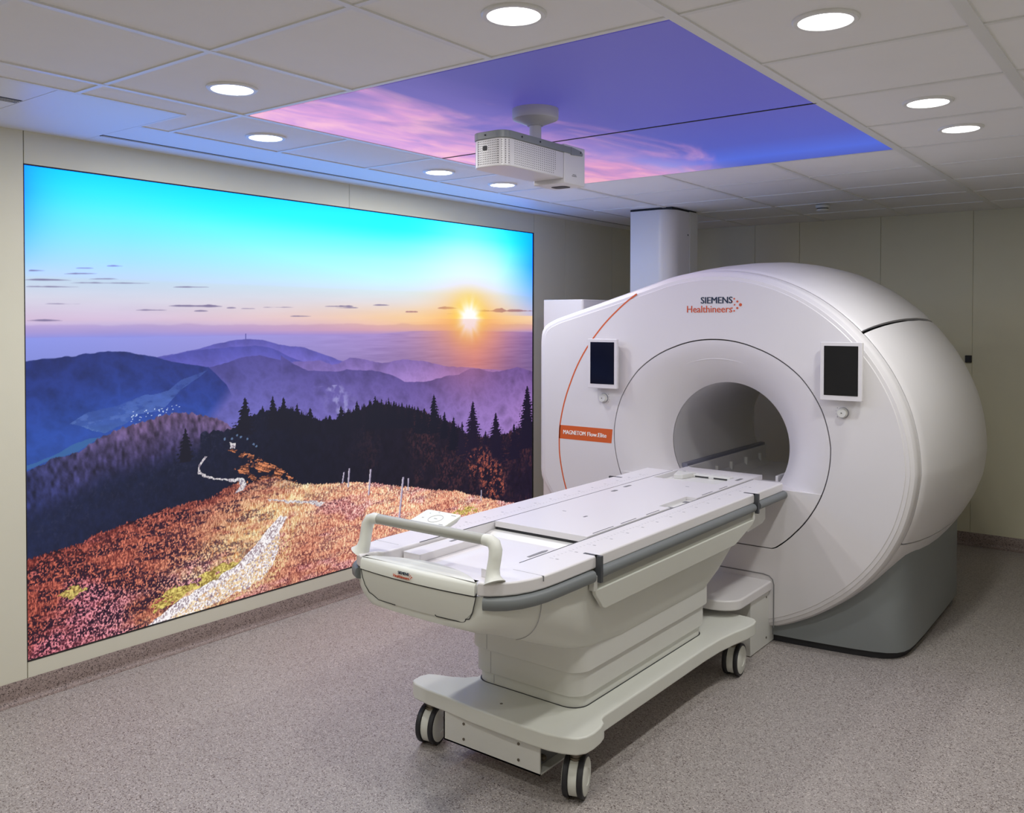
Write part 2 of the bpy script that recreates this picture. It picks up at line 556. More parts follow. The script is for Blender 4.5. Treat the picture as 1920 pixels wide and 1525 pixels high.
sm = sunset_material()
YJ = 3.515
for k, (a, c, lab) in enumerate(((SKY0 + 0.020, YJ - 0.004, 'lit ceiling panel of pink and violet sunset sky, nearer half'),
                                 (YJ + 0.004, SKY1 - 0.014, 'lit ceiling panel of pink and blue sunset sky behind the projector, farther half'))):
    r = empty('sky_light_panel', ((SKX0 + SKX1) / 2, (a + c) / 2, H), lab, 'light panel')
    MB().box(SKX0 + 0.020, SKX1 - 0.020, a, c, H + 0.002, H + 0.010).build('printed_diffuser', sm, r)
    MB().box(SKX0 + 0.016, SKX1 - 0.016, a - 0.002, c + 0.002, H + 0.010, H + 0.045).build('housing', M['dark'], r)

struct(MB().box(SKX0 + 0.019, SKX1 - 0.019, YJ - 0.006, YJ + 0.006, H + 0.0, H + 0.002).build('trim_3', M['dark']))

# ------------------------------------------------------------------ smoke detector, chase column
r = empty('smoke_detector', (2.035, 6.59, H), 'small white round smoke detector on the ceiling near the back wall', 'smoke detector')
MB().lathe([(0.05, 0.0), (0.052, -0.012), (0.05, -0.02), (0.046, -0.022)], (2.035, 6.59, H), n=32).build('base', M['lacquer2'], r, smooth=True)
MB().lathe([(0.040, -0.022), (0.040, -0.030)], (2.035, 6.59, H), n=32).build('sensor_slot', M['black'], r)
MB().lathe([(0.046, -0.030), (0.046, -0.040), (0.036, -0.048), (0.01, -0.05)], (2.035, 6.59, H), n=32).build('cap', M['lacquer2'], r, smooth=True)

r = empty('service_column', (0.93, 6.2, 0), 'tall white rounded service column rising from behind the scanner to the ceiling', 'column')
out = [(0.752, 6.44), (0.752, 6.02)] + [(0.985 + 0.12 * math.sin(t), 6.14 - 0.12 * math.cos(t)) for t in [PI / 2 * i / 10 for i in range(11)]] + [(1.105, 6.30), (1.105, 6.306)]
MB().prism(out + [(1.08, 6.306), (1.08, 6.44)], 0.0, H - 0.012).build('cladding', M['lacquer'], r, smooth=True, sharp=50)
MB().prism([(1.08, 6.31), (1.112, 6.31), (1.112, 6.44), (0.752, 6.445), (0.752, 6.442), (1.08, 6.442)], 0.0, H - 0.008).build('rear_strip', M['lacquer2'], r)
MB().box(0.745, 1.10, 6.03, 6.44, H - 0.012, H + 0.004).build('shadow_collar', M['dark'], r)
for z in (2.40, 1.98, 1.5):
    MB().cyl((1.104, 6.285, z), 0.006, 0.004, 'x', 12).build('screw', M['black'], r)

# small black box on the back wall
r = tag(MB().box(2.80, 2.845, YB - 0.028, YB - 0.001, 1.42, 1.475).build('wall_sensor', M['black'], bevel=0.004), 'tiny black box on the back wall beside the right rim of the scanner', 'sensor')

# white cabinet behind the scanner's left shoulder
r = empty('equipment_cabinet', (0.75, 5.4, 0), 'pale cabinet top showing behind the left shoulder of the scanner', 'cabinet')
MB().prism(rrect(0.50, 0.84, 5.21, 5.9, 0.02), 0.0, 1.887).build('body', M['lacquer'], r, bevel=0.006)

# ------------------------------------------------------------------ the printed mountain view (drawn in metres on the light box)
HORIZON = [(-0.006,1.476),(0.381,1.473),(1.182,1.475),(2.162,1.467),(2.457,1.486),(2.833,1.49),(3.923,1.47)]
R_A = [(0.486,1.329),(0.653,1.369),(0.896,1.405),(1.008,1.432),(1.124,1.45),(1.22,1.454),(1.307,1.445),(1.447,1.414),(1.556,1.401),(1.606,1.396),(1.819,1.333),(1.885,1.311),(2.03,1.269)]
R_B = [(0.583,1.334),(0.664,1.359),(0.852,1.397),(1.089,1.409),(1.244,1.416),(1.37,1.399),(1.305,1.411),(1.498,1.343),(1.704,1.282)]
R_C = [(1.368,1.295),(1.458,1.312),(1.634,1.315),(1.718,1.316),(1.819,1.288),(1.878,1.292),(1.968,1.325),(2.061,1.314),(2.254,1.278),(2.441,1.3),(2.673,1.276),(2.863,1.237),(3.123,1.216),(3.49,1.185),(3.966,1.157)]
R_D = [(0.683,1.157),(0.734,1.187),(0.787,1.222),(0.841,1.267),(0.895,1.293),(0.985,1.309),(1.065,1.326),(1.159,1.35),(1.281,1.362),(1.434,1.356),(1.342,1.346),(1.432,1.328),(1.525,1.301),(1.634,1.257),(1.848,1.24),(1.938,1.25),(2.156,1.238),(2.321,1.204),(2.458,1.148),(2.673,1.137),(2.882,1.165),(3.021,1.171),(3.143,1.21),(3.249,1.206),(3.357,1.177),(3.49,1.171),(3.721,1.199),(3.966,1.143)]
R_E = [(-0.016,1.37),(0.13,1.381),(0.215,1.387),(0.303,1.399),(0.393,1.403),(0.487,1.397),(0.584,1.38),(0.643,1.369),(0.735,1.34),(0.951,1.306),(1.064,1.206),(1.158,1.049),(1.242,0.888)]
FIELD = [(0.204,1.069),(0.283,1.11),(0.438,1.137),(0.582,1.178),(0.714,1.193),(0.787,1.245),(0.951,1.293),(0.895,1.255),(0.787,1.193),(0.734,1.144),(0.682,1.096),(0.543,1.079),(0.485,1.043),(0.372,1.003)]
FIELD2 = [(0.0,0.892),(0.126,0.927),(0.282,0.987),(0.354,0.989),(0.229,0.923),(0.085,0.898),(0.0,0.871)]
R_F = [(-0.02,0.853),(0.118,0.909),(0.246,0.93),(0.354,0.989),(0.484,1.03),(0.611,1.051),(0.734,1.073),(0.851,1.064),(1.006,1.021),(1.11,0.962),(1.242,0.888)]
R_G = [(-0.535,0.514),(-0.002,0.718),(0.21,0.77),(0.38,0.843),(0.483,0.848),(0.61,0.87),(0.785,0.887),(0.927,0.958),(1.04,0.949),(1.122,0.966),(1.163,0.996),(1.288,1.039),(1.477,1.037),(1.718,0.947),(1.823,0.944),(1.977,0.975),(2.162,1.022),(2.457,0.972),(2.668,0.919),(2.948,0.82),(3.126,0.713),(3.377,0.672),(3.643,0.686),(3.926,0.753)]
MEADOW = [(-0.042,0.458),(0.0,0.461),(0.195,0.482),(0.322,0.516),(0.548,0.552),(0.693,0.581),(0.94,0.597),(1.061,0.636),(1.129,0.65),(1.202,0.637),(1.358,0.655),(1.573,0.583),(1.846,0.549),(1.991,0.534),(2.205,0.498),(2.516,0.424),(2.968,0.332),(3.267,0.247),(3.678,0.129),(3.935,0.073)]
KNOLL = [(1.075,0.85),(1.144,0.834),(1.251,0.791),(1.343,0.74),(1.437,0.691),(1.554,0.606),(1.554,0.565),(1.323,0.599),(1.143,0.61),(1.13,0.672),(1.214,0.681),(1.109,0.734),(1.215,0.756),(1.144,0.804)]
PATH = [(0.611,0.012),(0.74,0.069),(0.927,0.136),(1.15,0.211),(1.268,0.296),(1.341,0.363),(1.415,0.41),(1.478,0.409),(1.427,0.336),(1.402,0.208),(1.364,0.135),(1.291,0.071),(1.058,0.028),(0.873,-0.016),(0.573,-0.013)]
PATH2 = [(1.333,0.532),(1.482,0.499),(1.653,0.471),(1.762,0.443),(1.72,0.423),(1.653,0.456),(1.482,0.486),(1.357,0.518)]
PATH3 = [(0.942,0.824),(0.899,0.777),(0.896,0.745),(0.952,0.714),(1.061,0.684),(1.118,0.681),(1.164,0.675),(1.193,0.636),(1.175,0.609),(1.118,0.6),(1.146,0.628),(1.141,0.658),(1.061,0.675),(0.952,0.701),(0.883,0.742),(0.888,0.783),(0.926,0.826)]
PATH4 = [(1.08,0.884),(1.121,0.88),(1.121,0.85),(1.086,0.849)]
GREEN = [(0.612,0.093),(0.641,0.13),(0.74,0.161),(0.843,0.174),(0.949,0.207),(1.116,0.228),(1.162,0.219),(1.059,0.163),(0.927,0.136),(0.822,0.114),(0.74,0.079),(0.641,0.067)]
GREEN2 = [(0.136,0.263),(0.194,0.291),(0.252,0.285),(0.277,0.254),(0.21,0.237)]
GREEN3 = [(2.93,0.174),(3.066,0.202),(3.226,0.162),(3.226,0.136),(3.066,0.138)]
TREES = [(1.184,1.128,0.964,0.053),(1.374,1.125,0.977,0.034),(1.45,1.111,0.97,0.039),(1.551,1.066,0.93,0.036),(1.648,1.033,0.921,0.037),(1.893,1.028,0.898,0.044),(2.027,1.049,0.92,0.037),(2.134,1.048,0.91,0.033),(2.186,1.069,0.906,0.043),(2.243,1.051,0.901,0.039),(2.356,1.026,0.891,0.045),(2.432,1.01,0.884,0.036),(2.503,0.994,0.878,0.042),(2.75,1.047,0.819,0.061),(2.862,0.915,0.771,0.04),(2.96,0.869,0.684,0.047),(3.054,0.826,0.635,0.048),(3.175,0.965,0.582,0.106),(3.448,0.86,0.51,0.113),(3.325,0.734,0.525,0.057),(3.852,1.041,0.589,0.131),(3.677,0.754,0.524,0.069),(0.811,0.99,0.858,0.035),(1.802,0.979,0.907,0.03),(1.955,1.01,0.892,0.027),(2.307,1.054,0.895,0.03),(2.587,0.973,0.834,0.038),(2.651,0.957,0.828,0.033)]
POSTS = [((1.918,0.608),(1.904,0.541)),((1.962,0.627),(1.951,0.507)),((2.146,0.597),(2.127,0.43)),((2.445,0.505),(2.406,0.234)),((2.496,0.49),(2.49,0.409)),((3.277,0.292),(3.271,0.214))]
SUN = [(3.137,1.574)]
BUSH = [(3.246,0.512),(3.065,0.585),(3.435,0.315),(3.544,0.231),(3.226,0.41)]
TOWN = [(0.504,1.064),(0.518,1.036),(0.543,1.079),(0.572,1.082),(0.632,1.091),(0.682,1.091),(0.692,1.072),(0.729,1.102),(0.713,1.075),(0.552,1.06)]
STONES = [(1.098,0.903),(1.133,0.919),(1.157,0.907),(1.242,0.857),(1.261,0.844),(1.051,0.907),(1.199,0.892)]
CLOUDS = [(0.002,0.217,1.739,1.745,0.003),(0.209,0.616,1.733,1.744,0.003),(0.006,0.252,1.708,1.714,0.003),(0.019,0.1,1.781,1.785,0.003),(0.179,0.346,1.774,1.782,0.003),(0.296,0.461,1.754,1.761,0.003),(0.387,0.471,1.821,1.825,0.003),(0.235,0.323,1.803,1.807,0.003),(0.743,0.959,1.729,1.736,0.003),(0.09,0.269,1.632,1.633,0.003),(0.716,1.043,1.631,1.633,0.005),(0.536,0.716,1.607,1.609,0.003),(1.066,1.131,1.625,1.626,0.003),(1.16,1.258,1.623,1.624,0.003),(1.307,1.528,1.632,1.635,0.003),(0.009,0.173,1.554,1.554,0.003),(0.864,0.952,1.606,1.607,0.003),(1.762,2.0,1.644,1.647,0.005),(1.849,2.046,1.636,1.639,0.003),(2.165,2.321,1.658,1.66,0.004),(2.467,2.591,1.617,1.618,0.008),(2.786,3.061,1.646,1.649,0.006),(3.143,3.927,1.63,1.639,0.009),(1.499,1.662,1.582,1.583,0.003),(2.882,3.04,1.608,1.61,0.003)]

PW, PH = PY1 - PY0, PZ1 - PZ0
NX, NZ = 1100, 760
S_AX = PW * (np.exp(np.linspace(0, 1, NX)) - 1) / (math.e - 1)      # finer sampling toward the near end


def paint(NX, NZ):
    rs = np.random.RandomState(7)
    s = S_AX; t = np.linspace(0, PH, NZ)
    S, Tt = np.meshgrid(s, t)

    def noise(x, y, seed):
        r_ = np.random.RandomState(seed); g = r_.rand(256, 256)
        xi, yi = np.floor(x).astype(int), np.floor(y).astype(int)
        fx, fy = x - xi, y - yi
        fx, fy = fx * fx * (3 - 2 * fx), fy * fy * (3 - 2 * fy)
        a = g[yi % 256, xi % 256]; b_ = g[yi % 256, (xi + 1) % 256]
        c = g[(yi + 1) % 256, xi % 256]; d = g[(yi + 1) % 256, (xi + 1) % 256]
        return (a * (1 - fx) + b_ * fx) * (1 - fy) + (c * (1 - fx) + d * fx) * fy

    def fbm(x, y, seed, o=4, gain=0.5):
        v, a, tot = 0, 1.0, 0
        for k in range(o):
            v = v + a * noise(x * 2 ** k + 13.7 * k, y * 2 ** k + 7.1 * k, seed + k); tot += a; a *= gain
        return v / tot

    def lerp(a, b_, f):
        f = np.clip(f, 0, 1)[..., None] if np.ndim(f) else f
        return a * (1 - f) + b_ * f

    def col(stops, x):
        p = [q[0] for q in stops]
        return np.stack([np.interp(x, p, [q[1][k] for q in stops]) for k in range(3)], -1).astype(float)

    def line(pts, x): return np.interp(x, [p[0] for p in sorted(pts)], [p[1] for p in sorted(pts)])

    def inside(pts, X=None, Y=None):
        X = S if X is None else X; Y = Tt if Y is None else Y
        r_ = np.zeros(X.shape, bool); n = len(pts)
        for i in range(n):
            (x0, y0), (x1, y1) = pts[i], pts[(i + 1) % n]
            if y0 == y1: continue
            c = ((y0 > Y) != (y1 > Y)) & (X < (x1 - x0) * (Y - y0) / (y1 - y0) + x0)
            r_ ^= c
        return r_
    aa = PH / NZ * 1.2

    def below(h, soft=aa): return np.clip((h - Tt) / soft + 0.5, 0, 1)

    # --- sky
    left = col([(1.47, (150, 158, 232)), (1.50, (178, 168, 222)), (1.56, (212, 190, 218)), (1.66, (212, 212, 230)), (1.78, (188, 218, 242)), (1.92, (146, 220, 250)), (2.06, (96, 220, 255)), (2.18, (36, 214, 255)), (2.26, (0, 200, 255))], Tt)
    mid = col([(1.47, (176, 150, 214)), (1.50, (222, 172, 196)), (1.58, (240, 205, 190)), (1.68, (226, 220, 226)), (1.80, (206, 240, 250)), (1.95, (166, 250, 255)), (2.07, (100, 248, 255)), (2.17, (10, 238, 255)), (2.26, (0, 222, 245))], Tt)
    img = lerp(left, mid, (S - 0.5) / 1.7)
    sx, sz = SUN[0]
    d = np.hypot(S - sx, (Tt - sz - 0.16) * 0.9)
    img = lerp(img, np.array([246, 252, 250.]), np.exp(-(d / 0.55) ** 2) * 0.75 * (Tt > sz - 0.02))
    # wide warm glow along the horizon
    gl = np.exp(-((S - sx) / 1.0) ** 2) * np.exp(-((Tt - 1.56) / 0.085) ** 2)
    img = lerp(img, np.array([252, 205, 130.]), gl * 0.85)
    img += ((fbm(S * 3, Tt * 26, 40) - 0.5) * 10 * np.clip((1.9 - Tt) / 0.4, 0, 1))[..., None]
    # darker blue toward the edges of the print
    e = np.exp(-S / 0.10) * 0.75
    img = lerp(img, np.array([20, 130, 255.]), e * (Tt > 1.75) * np.clip((Tt - 1.75) / 0.4, 0, 1))
    e = np.clip(1 - (PW - S) / 0.50, 0, 1) ** 1.6
    img = lerp(img, col([(1.5, (238, 170, 150)), (1.62, (190, 190, 235)), (1.8, (110, 180, 255)), (2.0, (30, 150, 255)), (2.26, (0, 165, 240))], Tt), e * 0.9 * (Tt > 1.60))
    # thin dark clouds
    for x0, x1, y0, y1, h in CLOUDS:
        f = np.clip((S - x0) / (x1 - x0), 0, 1)
        yc = y0 + (y1 - y0) * f
        hh = h * 3.2 * np.clip(np.sin(PI * f ** 0.8), 0, 1) ** 0.4 * (fbm(S * 8, S * 0 + y0 * 50, 60, 4, 0.5) * 1.1 - 0.08)
        m_ = np.clip((hh - np.abs(Tt - yc - 0.35 * hh)) / 0.005, 0, 1) * ((S > x0) & (S < x1))
        cc = np.array([110, 100, 140.]) if x0 < 2.2 else np.array([150, 105, 120.])
        img = lerp(img, cc, m_ * 0.82)
    # hazy pink bank right above the horizon
    h = 1.535 + 0.02 * (fbm(S * 7, S * 0, 30, 4) - 0.5)
    img = lerp(img, img * np.array([0.90, 0.86, 0.95]), below(h, 0.01) * 0.7)
    # --- plain beyond the hills
    hz = line(HORIZON, S) + 0.006 * (fbm(S * 9, S * 0, 31) - 0.5)
    pl = col([(0, (140, 150, 232)), (1.2, (156, 150, 222)), (2.2, (164, 138, 200)), (2.9, (178, 134, 178)), (3.2, (214, 140, 150)), (3.6, (168, 120, 172)), (3.92, (140, 110, 170))], S)
    pl = pl * (1.0 - 0.14 * np.clip((hz - Tt) / 0.25, 0, 1))[..., None]
    pl += ((fbm(S * 5, Tt * 90, 33, 4) - 0.5) * 26 * np.clip((S - 1.2) / 1.0, 0, 1))[..., None]
    img = lerp(img, pl, below(hz, 0.008))
    # sun
    d = np.hypot(S - sx, (Tt - sz))
    warm = np.exp(-(np.hypot((S - sx) / 0.42, (Tt - sz) / 0.24)) ** 2)
    img = lerp(img, np.array([255, 178, 96.]), warm * 0.72)
    img = lerp(img, np.array([255, 226, 60.]), np.exp(-(d / 0.17) ** 2) * 0.95)
    ang = np.arctan2(Tt - sz, S - sx)
    ray = 1 + 0.07 * np.cos(ang * 9 + 0.6) + 0.05 * np.cos(ang * 14)
    img = lerp(img, np.array([255, 255, 250.]), np.clip(np.exp(-(d / (0.115 * ray)) ** 3) * 1.2, 0, 1))

    # --- ridges, far to near: outline, colour left/right at the crest, colour further down
    def ridge(pts, rough, cl, cr, depth, dn, seed, tex=0.0, lo=None, hi=None):
        h = line(pts, S) + (fbm(S * 22, S * 0 + seed, seed, 4) - 0.5) * rough
        m_ = below(h)
        if lo is not None: m_ = m_ * np.clip((S - lo) / 0.03, 0, 1)
        if hi is not None: m_ = m_ * np.clip((hi - S) / 0.03, 0, 1)
        f = np.clip((h - Tt) / depth, 0, 1)
        c = lerp(np.array(cl, float), np.array(cr, float), S / PW)
        c = c * (1 + (np.array(dn) - 1) * f[..., None])
        if tex:
            n = 0.62 - np.abs(2 * fbm(S * 7 + Tt * 6, Tt * 7 - S * 4, seed + 5, 5, 0.6) - 1) * 1.6
            c = c * (1 + tex * n[..., None])
        return m_, c
    for pts, rough, cl, cr, dep, dn, seed, tex, lo, hi in (
            (R_A, 0.008, (80, 82, 168), (100, 84, 162), 0.14, (1.4, 1.35, 1.22), 101, 0.15, 0.45, 2.05),
            (R_B, 0.008, (70, 74, 160), (88, 78, 156), 0.12, (1.35, 1.30, 1.18), 111, 0.15, 0.55, 1.72)):
        m_, c = ridge(pts, rough, cl, cr, dep, dn, seed, tex, lo, hi); img = lerp(img, c, m_)
    m_, c = ridge(R_C, 0.010, (84, 84, 160), (142, 104, 162), 0.16, (1.30, 1.30, 1.18), 121, 0.16, 1.50, None); img = lerp(img, c, m_)
    m_, c = ridge(R_D, 0.010, (58, 64, 134), (108, 80, 138), 0.34, (1.36, 1.40, 1.26), 131, 0.20, 0.60, None)
    img = lerp(img, c, m_)
    # sun haze over the right hills
    img = lerp(img, np.array([226, 128, 128.]), np.exp(-(np.hypot((S - sx) / 0.36, (Tt - sz + 0.22) / 0.30)) ** 2) * 0.40 * (Tt < sz))
    # rocky scar in the middle valley
    n = fbm(S * 30, Tt * 30, 140, 4)
    sc_ = np.exp(-((S - 1.83 - (1.16 - Tt) * 0.5) / 0.09) ** 2) * ((Tt < 1.16) & (Tt > 0.98))
    img = lerp(img, np.array([170, 168, 220.]), sc_ * np.clip((n - 0.45) * 4, 0, 1) * 0.7)
    m_, c = ridge(R_E, 0.010, (32, 44, 104), (50, 60, 134), 0.34, (1.15, 1.45, 1.40), 151, 0.26, None, 1.30)
    c = lerp(c, np.array([52, 92, 168.]), np.clip((line(R_E, S) - Tt - 0.16) / 0.30, 0, 1) * 0.35)
    img = lerp(img, c, m_ * np.clip((0.98 - S + 0.9 * (Tt - 1.0)) / 0.10, 0, 1))
    # valley meadows
    n = fbm(S * 10, Tt * 24, 160, 5, 0.6)
    wob = 0.02 * (fbm(S * 14, Tt * 14, 162, 3) - 0.5)
    fm = inside(FIELD, S + wob, Tt + wob).astype(float)
    fc = lerp(np.array([108, 166, 180.]), np.array([82, 110, 180.]), (Tt - 0.86) / 0.20)
    fc = fc * (0.70 + 0.6 * n)[..., None]
    img = lerp(img, fc, fm * (0.55 + 0.40 * (n > 0.47)) * np.clip(1.3 - (Tt - 0.86) / 0.42, 0.4, 1))
    fm = inside(FIELD2, S + wob, Tt + wob).astype(float)
    img = lerp(img, np.array([58, 104, 158.]), fm * 0.8)
    for k in range(60):
        q = TOWN[rs.randint(len(TOWN))]
        x, y = q[0] + rs.normal(0, 0.025), q[1] + rs.normal(0, 0.009)
        dd = np.maximum(np.abs(S - x) / (0.0022 + rs.rand() * 0.002), np.abs(Tt - y) / 0.0022)
        if rs.rand() < 0.6: img = lerp(img, np.array([205, 222, 250.]), (dd < 1) * 0.85)
    # wooded hill
    h = line(R_F, S) + (fbm(S * 60, S * 0, 171, 3) - 0.5) * 0.022
    m_ = below(h) * np.clip((1.36 - S) / 0.03, 0, 1)
    n = fbm(S * 34 + Tt * 10, Tt * 24, 172, 5, 0.62)
    f = np.clip((h - Tt) / 0.32, 0, 1)
    c = lerp(np.array([104, 82, 118.]), np.array([24, 28, 62.]), f ** 0.8)
    c = lerp(c, np.array([34, 44, 92.]), np.clip((0.55 - S) / 0.55, 0, 1) * 0.8)
    tv = noise(S * 75 + 20, Tt * 34, 246)
    c = c * (0.25 + 0.95 * n + 0.55 * tv)[..., None]
    img = lerp(img, c, m_)
    # --- dark forest
    hG = line(R_G, S)
    h = hG + (fbm(S * 45, S * 0, 181, 3) - 0.5) * 0.03
    for k in range(260):                                     # little spruce tips
        x = rs.uniform(1.30, PW); hh = rs.uniform(0.01, 0.045)
        h = np.maximum(h, line(R_G, np.array([x]))[0] + hh - np.abs(S - x) * rs.uniform(2.8, 4.5) - 0.01)
    dk = col([(0, (26, 34, 66)), (0.8, (20, 26, 50)), (1.5, (19, 21, 38)), (2.6, (26, 22, 36)), (3.92, (34, 26, 44))], S)
    n = fbm(S * 36, Tt * 26, 182, 5, 0.65)
    n2 = fbm(S * 70, Tt * 60, 186, 4, 0.7)
    dk = dk * (0.75 + 0.5 * n)[..., None]
    m_ = below(h)
    warmf = np.clip((S - 1.75) / 1.0, 0, 1) * np.clip((n2 - 0.47) * 6, 0, 1) * np.clip((fbm(S * 7, Tt * 4, 187) - 0.36) * 4, 0, 1)
    dk = lerp(dk, np.array([104, 58, 60.]), warmf * 0.55)
    coolf = np.clip((1.5 - S) / 0.6, 0, 1) * np.clip((n2 - 0.55) * 5, 0, 1)
    dk = lerp(dk, np.array([62, 62, 88.]), coolf * 0.45 * np.clip(1 - (hG - Tt) / 0.35, 0, 1))
    soft = np.where(S < 0.9, 0.10, aa)
    m_ = np.where(S < 0.9, np.clip((h - Tt) / soft, 0, 1), m_)
    img = lerp(img, dk, m_)
    # single spruces
    for x, top, base, wd in TREES:
        wd = abs(wd); k = np.clip((top - Tt) / (top - base), 0, 1)
        x_ = S - x
        lay = ((top - Tt) / 0.020) % 1.0
        half = wd * 1.5 * (0.04 + 0.98 * k ** 0.95) * (0.45 + 0.5 * lay) * (0.55 + 0.95 * noise(S * 90, Tt * 110, 190 + int(x * 10)))
        m_ = (np.abs(x_) < half) & (Tt < top) & (Tt > base - 0.05)
        c = np.array([20, 21, 36.]) if x < 3 else np.array([30, 24, 44.])
        img = lerp(img, c, m_.astype(float))
    # mast on the far dome
    img = lerp(img, np.array([90, 85, 160.]), ((np.abs(S - 1.19) < 0.0035) & (Tt > 1.44) & (Tt < 1.485)).astype(float))
    # --- knoll with orange grass
    blade = noise(S * 260, Tt * 70, 200) * 0.5 + noise(S * 130, Tt * 150, 201) * 0.5
    n = fbm(S * 22, Tt * 34, 202, 4, 0.6)
    kn = inside(KNOLL, S + 0.03 * (n - 0.5), Tt + 0.02 * (n - 0.5)).astype(float) * (n > 0.44)
    ck = lerp(np.array([70, 38, 34.]), np.array([232, 146, 98.]), np.clip((noise(S * 40 + Tt * 60, Tt * 190 + S * 60, 247) * 0.6 + noise(S * 160, Tt * 240, 249) * 0.4) * 2.8 - 1.0, 0, 1))
    img = lerp(img, ck, kn)
    # --- heather meadow
    hM = line(MEADOW, S) + (noise(S * 180, S * 0, 210) - 0.5) * 0.014 + (fbm(S * 12, S * 0, 211) - 0.5) * 0.02
    m_ = below(hM)
    dep = np.clip((hM - Tt) / 0.9, 0, 1)
    big = fbm(S * 3.2, Tt * 5.5, 212, 4, 0.55)
    clump = fbm(S * 16, Tt * 36, 213, 4, 0.68)
    fine = noise(S * 190 + 9 * noise(S * 20, Tt * 20, 214), Tt * 120, 215) * 0.55 + noise(S * 95, Tt * 190, 216) * 0.45
    f2 = noise(S * 330, Tt * 230, 217)
    vb = noise(S * 240 + 2 * noise(S * 30, Tt * 30, 214), Tt * 62, 241) * 0.6 + noise(S * 420, Tt * 150, 242) * 0.4     # upright blades
    spk = noise(S * 150, Tt * 130, 243) * 0.6 + noise(S * 330, Tt * 300, 248) * 0.4
    def two(lo, hi, f): return lerp(np.array(lo, float), np.array(hi, float), np.clip(f, 0, 1))
    russet = two((96, 38, 38), (236, 146, 114), (vb * 0.5 + spk * 0.5) * 2.6 - 0.85)
    tan = two((150, 82, 62), (255, 206, 166), (vb * 0.6 + spk * 0.4) * 2.5 - 0.75)
    heath = two((70, 26, 48), (255, 178, 196), spk * 3.2 - 1.15)
    pathx = np.interp(Tt, [0.0, 0.21, 0.40, 0.56, 0.70], [0.95, 1.15, 1.4, 1.62, 1.70])
    straw = two((196, 134, 78), (255, 236, 184), vb * 2.0 - 0.4)
    dl = pathx - S                                     # how far left of the path
    wt = np.clip(1.15 - dl / 0.75 + (big - 0.5) * 2.6, 0, 1)
    c = lerp(russet, tan, np.where(S < pathx, wt, np.clip(0.75 + (big - 0.5) * 2.0, 0, 1)))
    hw_ = np.clip((big - 0.45) * 5 + np.clip((0.42 - Tt) / 0.25, 0, 1) * 1.2 - 0.55, 0, 1) * (S < pathx) \
        + np.clip((fbm(S * 5, Tt * 12, 244, 3) - 0.45) * 6, 0, 1) * (S >= pathx) * 0.55
    c = lerp(c, heath, np.clip(hw_, 0, 1) * 0.85)
    c = lerp(c, straw, np.exp(-((S - pathx + 0.12) / 0.32) ** 2) * 0.9 * np.clip(clump * 3 - 0.8, 0, 1))
    streak = fbm(S * 9, Tt * 38, 245, 4, 0.62)
    drk = np.clip((streak - 0.50) * 11, 0, 1) * np.clip(0.40 + dl * 0.8, 0.35, 1)
    drk = np.maximum(drk, np.clip((fbm(S * 8, Tt * 20, 219, 4) - 0.50) * 10, 0, 1) * np.clip((1.1 - S) / 0.4, 0, 1) * np.clip((0.55 - Tt) / 0.15, 0, 1))
    c = lerp(c, np.array([40, 20, 42.]), drk * 0.92 * np.clip((0.62 - spk) * 8, 0, 1))
    c = c * (0.86 + 0.30 * f2)[..., None]
    c = lerp(c, c * np.array([0.90, 0.76, 0.78]), np.clip((0.8 - S) / 0.8, 0, 1))
    c = lerp(c, np.clip(c * 1.16 + 16, 0, 255), np.clip((S - 1.2) / 1.0, 0, 1) * 0.9)
    c = lerp(c, c * np.array([0.72, 0.58, 0.66]), np.clip(1 - dep * 9, 0, 1) * (S < 1.5) * 0.6)
    img = lerp(img, c, m_)
    # --- paths
    st = noise(S * 150, Tt * 120, 220) * 0.6 + noise(S * 320, Tt * 260, 221) * 0.4
    stone = lerp(np.array([120, 104, 126.]), np.array([255, 250, 250.]), np.clip(st * 2.4 - 0.45, 0, 1))
    w_ = 0.035 * (fbm(S * 24, Tt * 24, 222, 3) - 0.5)
    pm = inside(PATH, S + w_, Tt + w_).astype(float)
    img = lerp(img, stone, pm * (0.80 + 0.2 * (st > 0.45)))
    mixm = inside(PATH, S - 0.10, Tt + 0.01).astype(float) * (fine > 0.52)
    img = lerp(img, straw, mixm * 0.75)
    for P_ in (PATH2, PATH3, PATH4):
        w_ = 0.010 * (noise(S * 60, Tt * 60, 223) - 0.5)
        img = lerp(img, stone * 0.92, inside(P_, S + w_, Tt + w_).astype(float) * 0.95)
    for x, y in STONES:
        img = lerp(img, np.array([120, 150, 190.]), (np.hypot(S - x, Tt - y) < 0.006 * (0.6 + st)).astype(float) * 0.7)
    # yellow green tufts
    gy = lerp(np.array([120, 96, 40.]), np.array([238, 222, 120.]), np.clip(fine * 2 - 0.45, 0, 1))
    for P_, k in ((GREEN, 0.9), (GREEN2, 0.85), (GREEN3, 0.85)):
        w_ = 0.05 * (fbm(S * 24, Tt * 24, 224, 3) - 0.5)
        img = lerp(img, gy, inside(P_, S + w_, Tt + w_).astype(float) * k * (clump > 0.34))
    # autumn tree on the right
    n = fbm(S * 46, Tt * 46, 230, 4, 0.7)
    bx = np.mean([p[0] for p in BUSH]); bz = np.mean([p[1] for p in BUSH])
    for x, y, rx, ry in ((bx - 0.05, bz + 0.09, 0.16, 0.13), (bx + 0.10, bz - 0.04, 0.16, 0.14), (bx + 0.16, bz - 0.14, 0.12, 0.08)):
        dd = np.hypot((S - x) / rx, (Tt - y) / ry)
        m_ = np.clip((1.1 - dd) * 3, 0, 1) * np.clip((n - 0.50) * 9, 0, 1)
        img = lerp(img, lerp(np.array([92, 44, 48.]), np.array([206, 110, 84.]), np.clip(f2 * 1.5 - 0.2, 0, 1)), m_ * 0.85)
